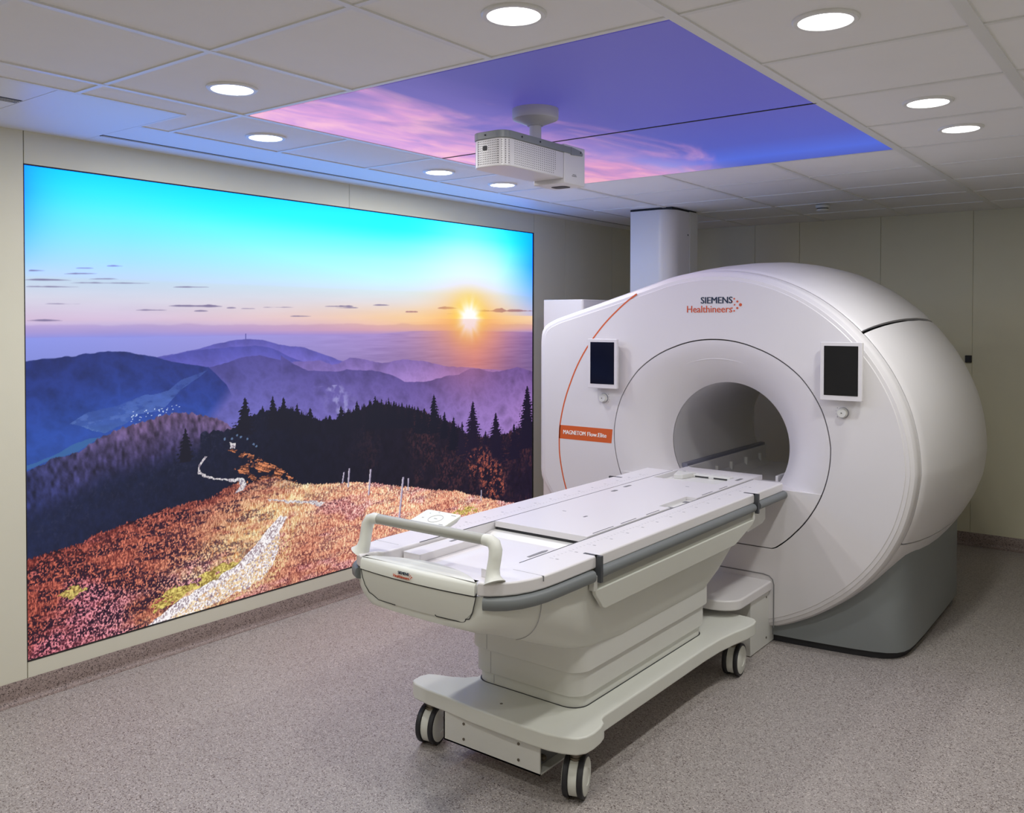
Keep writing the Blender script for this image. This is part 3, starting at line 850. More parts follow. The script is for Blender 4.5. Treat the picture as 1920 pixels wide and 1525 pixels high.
    # fence posts
    for (x1, y1), (x0, y0) in POSTS:
        f = (Tt - y0) / (y1 - y0)
        xc = x0 + (x1 - x0) * f
        wd = 0.0042 + 0.0055 * np.clip((y1 - y0) / 0.30, 0, 1)
        m_ = (f > 0) & (f < 1) & (np.abs(S - xc) < wd)
        img = lerp(img, lerp(np.array([120, 110, 140.]), np.array([235, 225, 240.]), (S - xc) / wd * -0.5 + 0.5), m_.astype(float) * 0.95)
    img = np.clip(img, 0, 255) / 255.0
    linr = np.where(img <= 0.04045, img / 12.92, ((img + 0.055) / 1.055) ** 2.4)
    # the lit sky is brighter than the rest of the print
    boost = SKY_BOOST * np.clip((Tt - 1.75) / 0.35, 0, 1)
    return linr * np.stack([1 + 0.0 * boost, 1 + 0.30 * boost, 1 + 2.6 * boost], -1)
SKY_BOOST = 1.0


lb = empty('picture_light_box', (0, (PY0 + PY1) / 2, PZ0), 'huge lit wall picture of a mountain sunset with a heather path', 'light box')
pix = paint(NX, NZ).astype(np.float32)
ys = PY0 + S_AX; zs = np.linspace(PZ0, PZ1, NZ)
Yg, Zg = np.meshgrid(ys, zs)
co = np.zeros((NX * NZ, 3), np.float32); co[:, 0] = -0.008; co[:, 1] = Yg.ravel(); co[:, 2] = Zg.ravel()
ii = np.arange(NX * NZ).reshape(NZ, NX)
quads = np.stack([ii[:-1, :-1], ii[:-1, 1:], ii[1:, 1:], ii[1:, :-1]], -1).reshape(-1, 4).astype(np.int32)
me = bpy.data.meshes.new('printed_fabric')
me.vertices.add(len(co)); me.vertices.foreach_set('co', co.ravel())
me.loops.add(quads.size); me.loops.foreach_set('vertex_index', quads.ravel())
me.polygons.add(len(quads)); me.polygons.foreach_set('loop_start', np.arange(0, quads.size, 4, dtype=np.int32))
me.update(calc_edges=True)
ca = me.color_attributes.new('print', 'FLOAT_COLOR', 'POINT')
ca.data.foreach_set('color', np.concatenate([pix.reshape(-1, 3), np.ones((NX * NZ, 1), np.float32)], 1).ravel())
pm_ = emission('backlit_print', (1, 1, 1, 1), PICTURE_EMIT)
nt = pm_.node_tree
at_ = nt.nodes.new('ShaderNodeAttribute'); at_.attribute_name = 'print'
nt.links.new(at_.outputs['Color'], nt.nodes['Principled BSDF'].inputs['Emission Color'])
nt.nodes['Principled BSDF'].inputs['Base Color'].default_value = (0.012, 0.012, 0.014, 1)
nt.nodes['Principled BSDF'].inputs['Specular IOR Level'].default_value = 0.15
nt.nodes['Principled BSDF'].inputs['Roughness'].default_value = 0.6
pm_.cycles.emission_sampling = 'NONE'
me.materials.append(pm_)
o = bpy.data.objects.new('printed_fabric', me); C.objects.link(o)
o.parent = lb; o.matrix_parent_inverse = lb.matrix_world.inverted()
b = MB()
fr = 0.005
b.box(-0.02, 0.0015, PY0 - 0.003, PY0, PZ0 - fr, PZ1 + fr); b.box(-0.02, 0.0015, PY1, PY1 + fr, PZ0 - fr, PZ1 + fr)
b.box(-0.02, 0.0015, PY0, PY1, PZ1, PZ1 + fr); b.box(-0.02, 0.0015, PY0, PY1, PZ0 - fr, PZ0)
b.build('frame', M['dark'], lb)
MB().box(-0.029, -0.02, PY0, PY1, PZ0, PZ1).build('back_panel', M['bar'], lb)

# ------------------------------------------------------------------ the scanner
GX0, GZ0, GY0 = 2.088, 0.98, 4.62         # reference centre and front plane
gan = empty('mri_scanner', (GX0, 5.4, 0), 'large white ring shaped MRI scanner with a dark bore opening and orange stripe', 'MRI scanner')


def polar_poly(pts, th):
    """distance from the centre to a polygon along angles th"""
    out = np.zeros(len(th))
    for i in range(len(pts)):
        x0, z0 = pts[i][0] - GX0, pts[i][1] - GZ0
        x1, z1 = pts[(i + 1) % len(pts)][0] - GX0, pts[(i + 1) % len(pts)][1] - GZ0
        dx, dz = np.cos(th), np.sin(th)
        den = dx * (z1 - z0) - dz * (x1 - x0)
        with np.errstate(divide='ignore', invalid='ignore'):
            t = (x0 * (z1 - z0) - z0 * (x1 - x0)) / den
            u = (x0 * dz - z0 * dx) / den
        ok = (np.abs(den) > 1e-9) & (t > 0) & (u >= -1e-9) & (u <= 1 + 1e-9)
        out = np.where(ok, np.maximum(out, t), out)
    return out


NA = 720
TH = -PI / 2 + np.arange(NA) * 2 * PI / NA         # from straight down, counter clockwise seen from the viewer
deg = np.degrees(TH)
circ_a = [-90, -70, -59, -48, -37, -26, -16, 0, 17, 35, 51, 66, 80, 90]
circ_r = [0.95, .955, .962, .975, .996, 1.018, 1.036, 1.056, 1.052, 1.040, 1.034, 1.033, 1.034, 1.036]
dm = np.where(deg > 90, 180 - deg, deg)
CIRC = np.interp(dm, circ_a, circ_r)
CIRC = np.where(deg > 90, np.interp(deg, [90, 97, 109, 130, 150, 200, 230, 270], [1.036, 1.0405, 1.049, 1.048, 1.03, 1.0, .97, .95]), CIRC)
cheek = [(0.887, 0.790), (0.887, 1.606), (0.893, 1.665), (0.912, 1.700), (0.945, 1.724), (1.011, 1.752), (1.547, 1.912), (1.742, 1.970),
         (GX0, 1.7), (GX0, 0.3), (1.60, 0.10), (1.16, 0.40), (1.02, 0.56), (0.955, 0.640), (0.912, 0.70), (0.893, 0.745)]
RC = polar_poly(cheek, TH)
ROUT = np.where(deg > 90, np.maximum(CIRC, RC), CIRC)
ZB = 0.098
with np.errstate(divide='ignore'):
    rb = np.where(np.sin(TH) < -0.05, (ZB - GZ0) / np.sin(TH), 9.0)
wbul = np.interp(deg, [-90, -55, -38, -25, -8, 66, 80, 95, 110, 124, 250, 270], [.35, .35, .40, .62, 1, 1, .86, .55, .24, .1, 0.1, .35])
inner_a = [-90, -52.4, -52, -38, -25, -5.6, 9, 26, 44, 68, 90]
RRING = np.interp(dm, inner_a, [0.465, 0.577, .578, .585, .600, .628, .650, .664, .668, .655, .653])
RRING = np.where(np.sin(TH) < -0.5, np.minimum(RRING, np.where(np.sin(TH) < -0.1, (0.517 - GZ0) / np.minimum(np.sin(TH), -0.1), 9)), RRING)


def ring(rad, y, zmin=ZB):
    r_ = np.minimum(rad, np.where(np.sin(TH) < -0.05, (zmin - GZ0) / np.minimum(np.sin(TH), -0.05), 9.0))
    return [(GX0 + r_[i] * math.cos(TH[i]), y, GZ0 + r_[i] * math.sin(TH[i])) for i in range(NA)]


# front cover: flat face, stepped rim
rows = [ring(RRING + 0.003, GY0 + 0.02), ring(RRING + 0.003, GY0 + 0.002), ring(RRING + 0.005, GY0)]
for k in (0.35, 0.7): rows.append(ring(RRING * (1 - k) + (ROUT - 0.05) * k, GY0))
for e, dy in ((-0.052, 0), (-0.049, 0.003), (-0.032, 0.0045), (-0.029, 0.008), (-0.012, 0.015), (-0.004, 0.026), (0.0, 0.042), (0.003, 0.075)):
    rows.append(ring(ROUT + e, GY0 + dy))
rows.append(ring(ROUT - 0.02, GY0 + 0.08)); rows.append(ring(RRING + 0.05, GY0 + 0.08))
MB().loft(rows, caps=False).build('front_cover', M['lacquer'], gan, smooth=True, sharp=25)
# rear shell in sections
shell = [(4.700, 0.006), (4.704, 0.012), (4.74, 0.026), (4.80, 0.044), (4.90, 0.066), (5.05, 0.088), (5.25, 0.105), (5.5, 0.112), (5.75, 0.106), (5.95, 0.088), (6.1, 0.058), (6.2, 0.015), (6.24, -0.06), (6.25, -0.2), (6.25, -0.55)]


def shell_part(name, a0, a1, mat):
    idx = [i for i in range(NA) if a0 <= deg[i] <= a1]
    outer = []
    for y, g_ in shell:
        rr = ring(ROUT + g_ * wbul, y); outer.append([rr[i] for i in idx])
    inner = []
    for y, g_ in shell:
        rr = ring(ROUT + g_ * wbul - 0.02, y + (0.004 if y < 6.2 else -0.02), ZB + 0.01); inner.append([rr[i] for i in idx])
    n = len(idx); k = len(outer)
    v = [p for r_ in outer for p in r_] + [p for r_ in inner for p in r_]
    f = [(j * n + i, j * n + i + 1, (j + 1) * n + i + 1, (j + 1) * n + i) for j in range(k - 1) for i in range(n - 1)]
    o_ = k * n
    f += [(o_ + (j + 1) * n + i, o_ + (j + 1) * n + i + 1, o_ + j * n + i + 1, o_ + j * n + i) for j in range(k - 1) for i in range(n - 1)]
    for j in range(k - 1):                       # side edges
        f.append((j * n, (j + 1) * n, o_ + (j + 1) * n, o_ + j * n))
        f.append(((j + 1) * n + n - 1, j * n + n - 1, o_ + j * n + n - 1, o_ + (j + 1) * n + n - 1))
    for i in range(n - 1):
        f.append((i + 1, i, o_ + i, o_ + i + 1))
        f.append(((k - 1) * n + i, (k - 1) * n + i + 1, o_ + (k - 1) * n + i + 1, o_ + (k - 1) * n + i))
    MB().add(v, f).build(name, mat, gan, smooth=True, sharp=40)


shell_part('top_cover', 42.4, 178, M['lacquer'])
shell_part('side_cover', -20.1, 41.6, M['lacquer'])
shell_part('side_cover', 178.4, 205, M['lacquer'])
shell_part('lower_cover', -89, -20.4, M['lacquer'])
shell_part('lower_cover', 206, 268, M['lacquer'])
# dark core behind the seams
core = [ring(ROUT + g_ * wbul - 0.03, y + 0.002, ZB + 0.02) for y, g_ in shell[:-3]]
MB().loft([ring(RRING * 0 + 0.50, GY0 + 0.1)] + core, caps=False).build('inner_shell', M['dark'], gan, smooth=True)

# funnel around the bore
BC = 1.03; BR = 0.355
bx_ = [(GX0 + BR * math.cos(a), BC + BR * math.sin(a)) for a in np.linspace(0, 2 * PI, 181)[:-1]]
RB = polar_poly(bx_, TH)
rows = []
for s_ in np.linspace(0, 1, 15):
    rad = (RRING - 0.003) * (1 - s_) + RB * s_
    rows.append(ring(rad, GY0 + 0.002 + 0.205 * s_ ** 1.9))
rows.append(ring(RB + 0.004, GY0 + 0.214))
rows.append(ring(RB + 0.03, GY0 + 0.216))
rows.insert(0, ring(RRING - 0.003, GY0 + 0.02))
fo = MB().loft(rows, caps=False).build('bore_funnel', M['lacquer'], gan, smooth=True, sharp=35)
# brow line above the bore
pts = []
for a in np.linspace(R(64), R(116), 30):
    q = 0.545
    pts.append((GX0 + q * math.cos(a), GY0 + 0.002 + 0.205 * ((0.655 - q) / (0.655 - 0.405)) ** 1.9 - 0.0005, GZ0 + q * math.sin(a)))
MB().tube(pts, [0.0008 + 0.0035 * math.sin(PI * i / 29) for i in range(30)], 8).build('brow_ridge', M['lacquer'], gan, smooth=True)
# landing block below the bore
SH = 0.838
pp = [(GX0 + (RRING[i] - 0.004) * math.cos(TH[i]), GZ0 + (RRING[i] - 0.004) * math.sin(TH[i])) for i in range(NA)]
low = [p for p in pp if p[1] < SH - 0.002]
low.sort(key=lambda p: math.atan2(p[1] - GZ0, p[0] - GX0) % (2 * PI))
low = [p for p in low]
xr = max(p[0] for p in low) + 0.003; xl = min(p[0] for p in low) - 0.003
MB().prism([(xl, SH)] + low + [(xr, SH)], GY0 + 0.0, GY0 + 0.24, 'y').build('landing_cover', M['lacquer'], gan)
# seam shadow behind the ring gap
MB().loft([ring(RRING - 0.02, GY0 + 0.03), ring(RRING + 0.02, GY0 + 0.03)], caps=False).build('seam_backing', M['dark'], gan)

# tunnel
def circ(r_, y, n=96): return [(GX0 + r_ * math.cos(2 * PI * i / n), y, BC + r_ * math.sin(2 * PI * i / n)) for i in range(n)]


MB().loft([circ(BR, GY0 + 0.212), circ(BR, 5.3), circ(BR, 5.98), circ(BR + 0.01, 6.05), circ(BR + 0.035, 6.13), circ(BR + 0.09, 6.2), circ(BR + 0.17, 6.25), circ(BR + 0.30, 6.256), circ(BR + 0.30, 6.2), circ(BR + 0.05, 6.0), circ(BR + 0.02, 5.3), circ(BR + 0.02, GY0 + 0.22)], caps=False).build('bore_tunnel', M['bore'], gan, smooth=True, sharp=60)
MB().box(GX0 - 0.30, GX0 + 0.30, 4.845, 6.1, 0.715, 0.748).build('tunnel_floor', M['bore'], gan, bevel=0.004)
for sx_ in (-1, 1):
    x0 = GX0 + sx_ * 0.278; x1 = GX0 + sx_ * 0.315
    rl = MB().box(min(x0, x1), max(x0, x1), 4.862 if sx_ < 0 else 5.1, 6.08, 0.845, 0.884).build('guide_rail', M['railblue'], gan, bevel=0.004)
    rl['label'] = 'blue grey rail along the tunnel wall'
    xa = GX0 + sx_ * 0.262; xb = GX0 + sx_ * 0.278
    MB().box(min(xa, xb), max(xa, xb), 4.86, 6.06, 0.748, 0.868).build('tunnel_side_wall', M['bore'], gan, bevel=0.003)
    for yy in (5.02, 5.22, 5.44, 5.68, 5.92):
        xa = GX0 + sx_ * 0.244; xb = GX0 + sx_ * 0.264
        MB().box(min(xa, xb), max(xa, xb), yy, yy + 0.018, 0.748, 0.825).build('clip', M['lacquer2'], gan, bevel=0.002)

# orange stripe and band
a0, a1 = R(118.3), R(206)
RO = 1.022
v = []
n = 80
for i in range(n + 1):
    a = a0 + (a1 - a0) * i / n
    rr_ = np.interp(math.degrees(a), [117, 128, 138, 159, 175, 184, 196, 206], [1.040, 1.028, 1.024, 1.026, 1.040, 1.040, 1.030, 1.02])
    for dr, dy in ((-0.0045, -0.0006), (0.0045, -0.0006), (0.0045, 0.004), (-0.0045, 0.004)):
        v.append((GX0 + (rr_ + dr) * math.cos(a), GY0 + dy, GZ0 + (rr_ + dr) * math.sin(a)))
f = [(i * 4 + k, i * 4 + (k + 1) % 4, (i + 1) * 4 + (k + 1) % 4, (i + 1) * 4 + k) for i in range(n) for k in range(4)] + [(0, 1, 2, 3), (n * 4 + 3, n * 4 + 2, n * 4 + 1, n * 4)]
st = MB().add(v, f).build('stripe', M['orange'], gan); st['label'] = 'thin orange arc line'
xl_ = lambda z: GX0 - math.sqrt(max(1.042 ** 2 - (z - GZ0) ** 2, 0))
xr_ = lambda z: GX0 - math.sqrt(0.660 ** 2 - (z - GZ0) ** 2)
za, zb = 0.998, 1.083
bn = MB().prism([(xl_(za), za), (xr_(za), za), (xr_(zb), zb), (xl_(zb), zb)], GY0 - 0.0006, GY0 + 0.004, 'y').build('name_band', M['orange'], gan)
bn['label'] = 'orange band with white lettering'
text('band_lettering', 'MAGNETOM', 0.036, M['white'], bn, (1.080, GY0 - 0.0012, 1.029), width=0.163, weight=0.0010)
text('band_lettering', 'Flow.Elite', 0.036, M['white'], bn, (1.258, GY0 - 0.0012, 1.029), width=0.135, weight=0.0010)


def logo(parent, x, y, z, k, rot=(PI / 2, 0, 0), tilt=None):
    """two-line lettering and the dot arrow; x,z = left end of the lower line's base"""
    t1 = text('logo_upper_line', 'SIEMENS', 0.052 * k, M['navy'], parent, (x + 0.085 * k, y, z + 0.050 * k), width=0.186 * k, weight=0.0014 * k, rot=rot)
    t2 = text('logo_lower_line', 'Healthineers', 0.055 * k, M['orangelogo'], parent, (x, y, z), width=0.270 * k, weight=0.0006 * k, rot=rot)
    b = MB()
    cx, cz = x + 0.318 * k, z + 0.041 * k
    for dx, dz, rr_ in ((0.0, 0.0, 0.0085), (-0.018, 0.018, 0.006), (-0.018, -0.018, 0.006), (-0.036, 0.033, 0.0045), (-0.036, -0.033, 0.0045),
                        (-0.034, 0.0, 0.0045), (-0.048, 0.017, 0.0035), (-0.048, -0.017, 0.0035)):
        b.cyl((cx + dx * k, y - 0.0008, cz + dz * k), rr_ * k, 0.0016, 'y', 16)
    b.build('logo_dots', M['orangelogo'], parent)


logo(gan, 1.922, GY0 - 0.0008, 1.784, 1.0)


# control displays and knobs on the front
def display(x0, x1, z0, z1, lean):
    y = GY0 - 0.062
    d = MB().prism(rrect(x0, x1, z0, z1, 0.006), y, y + 0.022, 'y').build('display_frame', M['lacquer'], gan, bevel=0.003)
    mw = 0.020 if lean > 0 else 0.019
    s1 = MB().prism(rrect(x0 + mw, x1 - mw, z0 + 0.026, z1 - 0.019, 0.002), y - 0.0012, y + 0.004, 'y').build('screen', M['screen'], d)
    s1['label'] = 'black switched-off screen'
    MB().prism(rrect(x0 + 0.028, x1 - 0.028, z0 + 0.03, z1 - 0.03, 0.008), y + 0.022, GY0 + 0.006, 'y').build('display_bracket', M['lacquer2'], d, bevel=0.003)


display(2.694, 2.902, 1.335, 1.630, 1)
display(1.297, 1.500, 1.332, 1.628, -1)
for kx in (2.793, 1.377):
    kb = MB().lathe([(0.026, 0.004), (0.026, -0.004), (0.0245, -0.024), (0.021, -0.030), (0.0205, -0.0295), (0.0190, -0.0295), (0.001, -0.0295)], (kx, GY0, 1.270), 'y', 40).build('control_knob', M['lacquer2'], gan, smooth=True, sharp=30)
    MB().lathe([(0.0245, -0.006), (0.0275, -0.006), (0.0275, -0.001), (0.0245, -0.001)], (kx, GY0, 1.270), 'y', 40).build('knob_collar', M['railblue'], kb, smooth=True)
    MB().prism([(kx - 0.0035, 1.2665), (kx + 0.004, 1.270), (kx - 0.0035, 1.2735)], GY0 - 0.0305, GY0 - 0.029, 'y').build('knob_mark', M['black'], kb)
    sgn = 1 if kx < 2 else -1
    b = MB()
    for a in (-38, -13, 13, 38):
        b.cyl((kx + sgn * 0.037 * math.cos(R(a)), GY0 - 0.0006, 1.270 + 0.037 * math.sin(R(a))), 0.0022 if abs(a) > 20 else 0.0014, 0.002, 'y', 10)
    b.build('knob_scale', M['mark'], kb)

# grey base with dark kick strip
half = [(0.0, 4.668), (0.30, 4.672), (0.45, 4.684), (0.60, 4.702), (0.74, 4.722), (0.83, 4.742), (0.89, 4.765), (0.93, 4.797), (0.955, 4.842), (0.968, 4.90), (0.974, 4.98), (0.976, 5.2), (0.972, 5.7), (0.965, 6.06), (0.955, 6.10), (0.93, 6.12)]
foot = [(GX0 + a, b_) for a, b_ in half] + [(GX0 - a, b_) for a, b_ in half[::-1][:-1]]
MB().prism(foot, 0.038, 0.70).build('base', M['grey'], gan, smooth=True, sharp=50)
foot2 = [(GX0 + (x - GX0) * 0.978, 5.4 + (y - 5.4) * 0.975) for x, y in foot]
MB().prism(foot2, 0.0, 0.038).build('kick_strip', M['black'], gan, smooth=True, sharp=50)

# docking box in front of the base, with its overhanging top
dk = MB().box(1.765, 2.410, 4.375, 4.70, 0.003, 0.288).build('docking_box', M['lacquer2'], gan, bevel=0.004)
for zz in (0.045, 0.262): MB().cyl((2.4098, 4.585, zz), 0.0055, 0.0025, 'x', 14).build('screw', M['steel'], dk)
sl = [(1.752, 4.70), (1.752, 4.235)] + [(1.752 + 0.15 * (1 - math.cos(t)), 4.235 - 0.115 * math.sin(t)) for t in np.linspace(0, PI / 2, 8)[1:]] + \
     [(2.424 - 0.15 * (1 - math.cos(t)), 4.235 - 0.115 * math.sin(t)) for t in np.linspace(PI / 2, 0, 8)[:-1]] + [(2.424, 4.235), (2.424, 4.70)]
MB().prism(sl, 0.290, 0.343).build('docking_top', M['lacquer'], gan, bevel=0.010)
MB().box(1.98, 2.20, 4.16, 4.36, 0.262, 0.292).build('docking_latch', M['mark'], gan, bevel=0.004)
# trim arch round the box
ar = [(2.437, 0.095), (2.437, 0.325), (2.430, 0.352), (2.412, 0.368), (2.38, 0.374), (1.796, 0.374), (1.764, 0.368), (1.746, 0.352), (1.739, 0.325), (1.739, 0.095)]
MB().tube([(x, GY0 - 0.0005, z) for x, z in ar], 0.003, 6).build('arch_trim', M['mark'], gan)

# ------------------------------------------------------------------ the patient table
TX = 2.084
tab = empty('patient_table', (TX, 3.4, 0), 'white wheeled patient table with grey side rails docked to the scanner', 'patient table')


def sec(y, ht, hb, zt, zb, n=10):
    """half-tub cross section, left top round to right top"""
    P = [(-ht, zt), (-ht, zt - 0.045)]
    a, b_, c = (-ht, zt - 0.045), (-ht * 0.985, zb + 0.03), (-hb, zb)
    for i in range(1, n + 1):
        t = i / n
        P.append(((1 - t) ** 2 * a[0] + 2 * t * (1 - t) * b_[0] + t * t * c[0], (1 - t) ** 2 * a[1] + 2 * t * (1 - t) * b_[1] + t * t * c[1]))
    P.append((-hb * 0.5, zb - 0.004))
    Q = [(-x, z) for x, z in P[::-1]]
    return [(TX + x, y, z) for x, z in P + [(0, zb - 0.005)] + Q]


tub = [sec(2.232, .262, .215, .832, .722), sec(2.236, .285, .225, .832, .708), sec(2.262, .325, .245, .832, .696), sec(2.30, .352, .26, .832, .686), sec(2.36, .376, .272, .832, .664), sec(2.44, .390, .282, .832, .632), sec(2.55, .396, .290, .832, .588),
       sec(2.70, .388, .296, .832, .530), sec(2.85, .366, .298, .832, .49), sec(3.1, .352, .298, .832, .465), sec(3.85, .350, .298, .832, .465), sec(4.00, .350, .298, .832, .52), sec(4.18, .350, .30, .832, .62), sec(4.28, .36, .31, .832, .68)]
MB().loft(tub).build('table_tub', M['cream'], tab, smooth=True, sharp=45)
# front door of the tub
dv = []
zt_, zb_ = 0.829, 0.733
def fy(x): return 2.208 + 0.25 * (x / 0.27) ** 2 * 0.06


dpts = [(-0.268, zt_), (-0.255, 0.775), (-0.215, zb_ + 0.012), (-0.200, zb_), (0.200, zb_), (0.213, zb_ + 0.006), (0.220, zb_ + 0.018), (0.255, 0.775), (0.268, zt_)]
b = MB()
n = 24
grid = []
for k in range(n + 1):
    u = -1 + 2 * k / n
    colm = []
    for j in range(9):
        z = zt_ + (zb_ - zt_) * j / 8
        hw = np.interp(z, [zb_, zb_ + 0.012, 0.775, zt_], [0.205, 0.218, 0.252, 0.268])
        x = u * hw
        yy = 2.206 + 0.10 * ((zt_ - z) / (zt_ - zb_)) ** 2 * 0.18 + 0.018 * (x / 0.27) ** 2
        colm.append((TX + x, yy, z))
    grid.append(colm)
vv = [p for c_ in grid for p in c_] + [(p[0], p[1] + 0.035, p[2]) for c_ in grid for p in c_]
NR = (n + 1) * 9
ff = [(k * 9 + j, (k + 1) * 9 + j, (k + 1) * 9 + j + 1, k * 9 + j + 1) for k in range(n) for j in range(8)]
ff += [(NR + a, NR + d_, NR + c_, NR + b_) for a, b_, c_, d_ in ff]
for k in range(n):
    ff.append((k * 9, (k + 1) * 9, NR + (k + 1) * 9, NR + k * 9)); ff.append((k * 9 + 8, NR + k * 9 + 8, NR + (k + 1) * 9 + 8, (k + 1) * 9 + 8))
for j in range(8):
    ff.append((j, j + 1, NR + j + 1, NR + j)); ff.append((n * 9 + j, NR + n * 9 + j, NR + n * 9 + j + 1, n * 9 + j + 1))
MB().add(vv, ff).build('front_panel', M['cream'], tab, smooth=True, sharp=40)
# dark joints of the front panel
jb = MB()
def panel_pt(x, z, d=0.0015):
    yy = 2.206 + 0.018 * ((zt_ - z) / (zt_ - zb_)) ** 2 + 0.018 * (x / 0.27) ** 2
    return (TX + x, yy + d, z)


jb.tube([panel_pt(x, zt_ + 0.003, 0.002) for x in np.linspace(-0.270, 0.270, 20)], 0.0028, 6)
jb.tube([panel_pt(x, z, -0.0012) for x, z in ((0.272, zt_ + 0.014), (0.270, zt_), (0.262, 0.80), (0.253, 0.775), (0.236, 0.75), (0.221, zb_ + 0.014), (0.217, zb_ + 0.006), (0.210, zb_ + 0.001), (0.200, zb_ - 0.001), (0.15, zb_ - 0.001), (0.095, zb_ - 0.001), (0.09, zb_ + 0.004))], 0.0016, 6)
jb.tube([panel_pt(x, z, -0.0012) for x, z in ((-0.272, zt_ + 0.014), (-0.270, zt_), (-0.262, 0.80), (-0.253, 0.775), (-0.236, 0.75), (-0.221, zb_ + 0.014), (-0.19, zb_ - 0.001), (-0.10, zb_ - 0.001))], 0.0014, 6)
jb.build('panel_joint', M['black'], tab, smooth=True)

# lid of the near end: arched back edge
fr_ = [(x, 2.198 + 0.018 * (x / 0.27) ** 2) for x in np.linspace(-0.268, 0.268, 13)]
bk_ = [(x, 2.235 + 0.09 * math.cos(x / 0.268 * PI / 2) ** 0.8) for x in np.linspace(0.268, -0.268, 17)]
rings_ = []
for z, inset in ((0.836, 0.0), (0.866, 0.003), (0.875, 0.010), (0.8795, 0.022), (0.8800, 0.03)):
    rr2 = []
    for x, y in fr_ + bk_:
        yy = y + inset * (1 if y < 2.232 else -0.35); rr2.append((TX + x * (1 - inset * 0.3), yy, z if y > 2.24 or inset < 0.02 else z - 0.001))
    rings_.append(rr2)
MB().loft(rings_).build('end_lid', M['cream'], tab, smooth=True, sharp=50)
class _Off:  # logo on the lid front
    pass
logo(tab, 2.004, 2.1955, 0.8440, 0.275)

# deck rails, rounding the near corners
rail = [(0.238, 4.605), (0.405, 4.605), (0.405, 2.50), (0.402, 2.43), (0.392, 2.37), (0.372, 2.315), (0.345, 2.272), (0.312, 2.24), (0.274, 2.222), (0.274, 2.27), (0.262, 2.30), (0.238, 2.31)]
for sx_ in (1, -1):
    rl = MB().prism([(TX + sx_ * a, b_) for a, b_ in rail], 0.834, 0.880).build('deck_rail', M['lacquer'], tab, bevel=0.007)
    # scale ticks printed along the rail
    b = MB()
    k = 0; y = 2.62
    while y < 4.4:
        ln = 0.030 if k % 5 == 0 else 0.014
        x0 = TX + sx_ * 0.285
        if k % 5 == 0:
            b.box(min(x0, x0 + sx_ * 0.012) + 0.028 * sx_, max(x0, x0 + sx_ * 0.012) + 0.028 * sx_, y - 0.004, y + 0.004, 0.8798, 0.8804)
        b.box(min(x0, x0 + sx_ * ln * 0.6), max(x0, x0 + sx_ * ln * 0.6), y - 0.0008, y + 0.0008, 0.8798, 0.8804)
        y += 0.025; k += 1
    b.build('scale_print', M['marklight'], rl)['kind'] = 'stuff'
    MB().box(TX + min(sx_ * 0.274, sx_ * 0.404), TX + max(sx_ * 0.274, sx_ * 0.404), 2.418, 2.4195, 0.862, 0.8803).build('rail_joint', M['mark'], rl)
for sx_ in (1, -1):
    MB().box(TX + sx_ * 0.2405 - 0.0012, TX + sx_ * 0.2405 + 0.0012, 2.50, 4.604, 0.8785, 0.8804).build('channel_line', M['mark2'], tab)
# recessed tray floor, step, pads
tr = MB().box(TX - 0.236, TX + 0.236, 2.31, 4.60, 0.79, 0.836).build('tray_floor', M['lacquer'], tab)
MB().prism([(2.885, 0.836), (2.965, 0.836), (2.965, 0.846), (2.925, 0.846)], TX - 0.236, TX + 0.236, 'x').build('tray_step', M['lacquer2'], tab)
for sx_ in (-1, 1):
    x0 = TX + sx_ * 0.145; x1 = TX + sx_ * 0.233
    pd = MB().prism(rrect(min(x0, x1), max(x0, x1), 2.40, 2.78, 0.006), 0.836, 0.866).build('tray_pad', M['lacquer'], tab, bevel=0.002)
    xa = TX + sx_ * 0.190
    MB().prism([(xa - 0.006, 2.62), (xa + 0.006, 2.62), (xa + 0.009, 2.72), (xa + 0.003, 2.745), (xa - 0.003, 2.745), (xa - 0.009, 2.72)], 0.8655, 0.867).build('pad_slot', M['mark'], pd)
# sliding board with the coil socket
cut = (TX - 0.215, TX + 0.150, 4.33, 4.62)
bz0, bz1 = 0.858, 0.882
b = MB()
bx0, bx1 = TX - 0.232, TX + 0.208
b.box(bx0, bx1 + 0.022, 2.958, 3.66, bz0, bz1)
b.box(bx0, bx1 - 0.035, 3.66, 3.94, bz0, bz1)
b.box(bx0, bx1 + 0.022, 3.94, cut[2], bz0, bz1)
b.box(bx0, cut[0], cut[2], 4.76, bz0, bz1)
b.box(cut[1], bx1 + 0.022, cut[2], 4.76, bz0, bz1)
b.box(cut[0], cut[1], cut[3], 4.76, bz0, bz1)
bd = b.build('sliding_board', M['lacquer'], tab)
MB().box(bx0 + 0.003, bx1 + 0.018, 2.961, 4.70, 0.846, 0.8575).build('board_shadow_gap', M['black'], tab)
MB().box(bx1 - 0.035, bx1 + 0.020, 3.665, 3.935, 0.857, 0.866).build('socket_well', M['lacquer2'], bd)
for yy in (3.70, 3.87): MB().prism(rrect(bx1 - 0.022, bx1 + 0.004, yy, yy + 0.035, 0.006), 0.866, 0.868).build('socket_label', M['mark'], bd)
MB().box(cut[0], cut[1], cut[2], cut[3], 0.8585, 0.860).build('coil_socket_floor', M['lacquer2'], bd)
MB().box(cut[0] + 0.06, cut[1] - 0.03, cut[3] - 0.045, cut[3] - 0.003, 0.860, 0.8775).build('coil_connector', M['lacquer2'], bd, bevel=0.003)
MB().box(cut[0] + 0.13, cut[0] + 0.21, cut[3] - 0.0465, cut[3] - 0.045, 0.863, 0.870).build('connector_slot', M['black'], bd)
MB().box(cut[0] + 0.24, cut[0] + 0.32, cut[3] - 0.0465, cut[3] - 0.045, 0.863, 0.870).build('connector_slot', M['black'], bd)
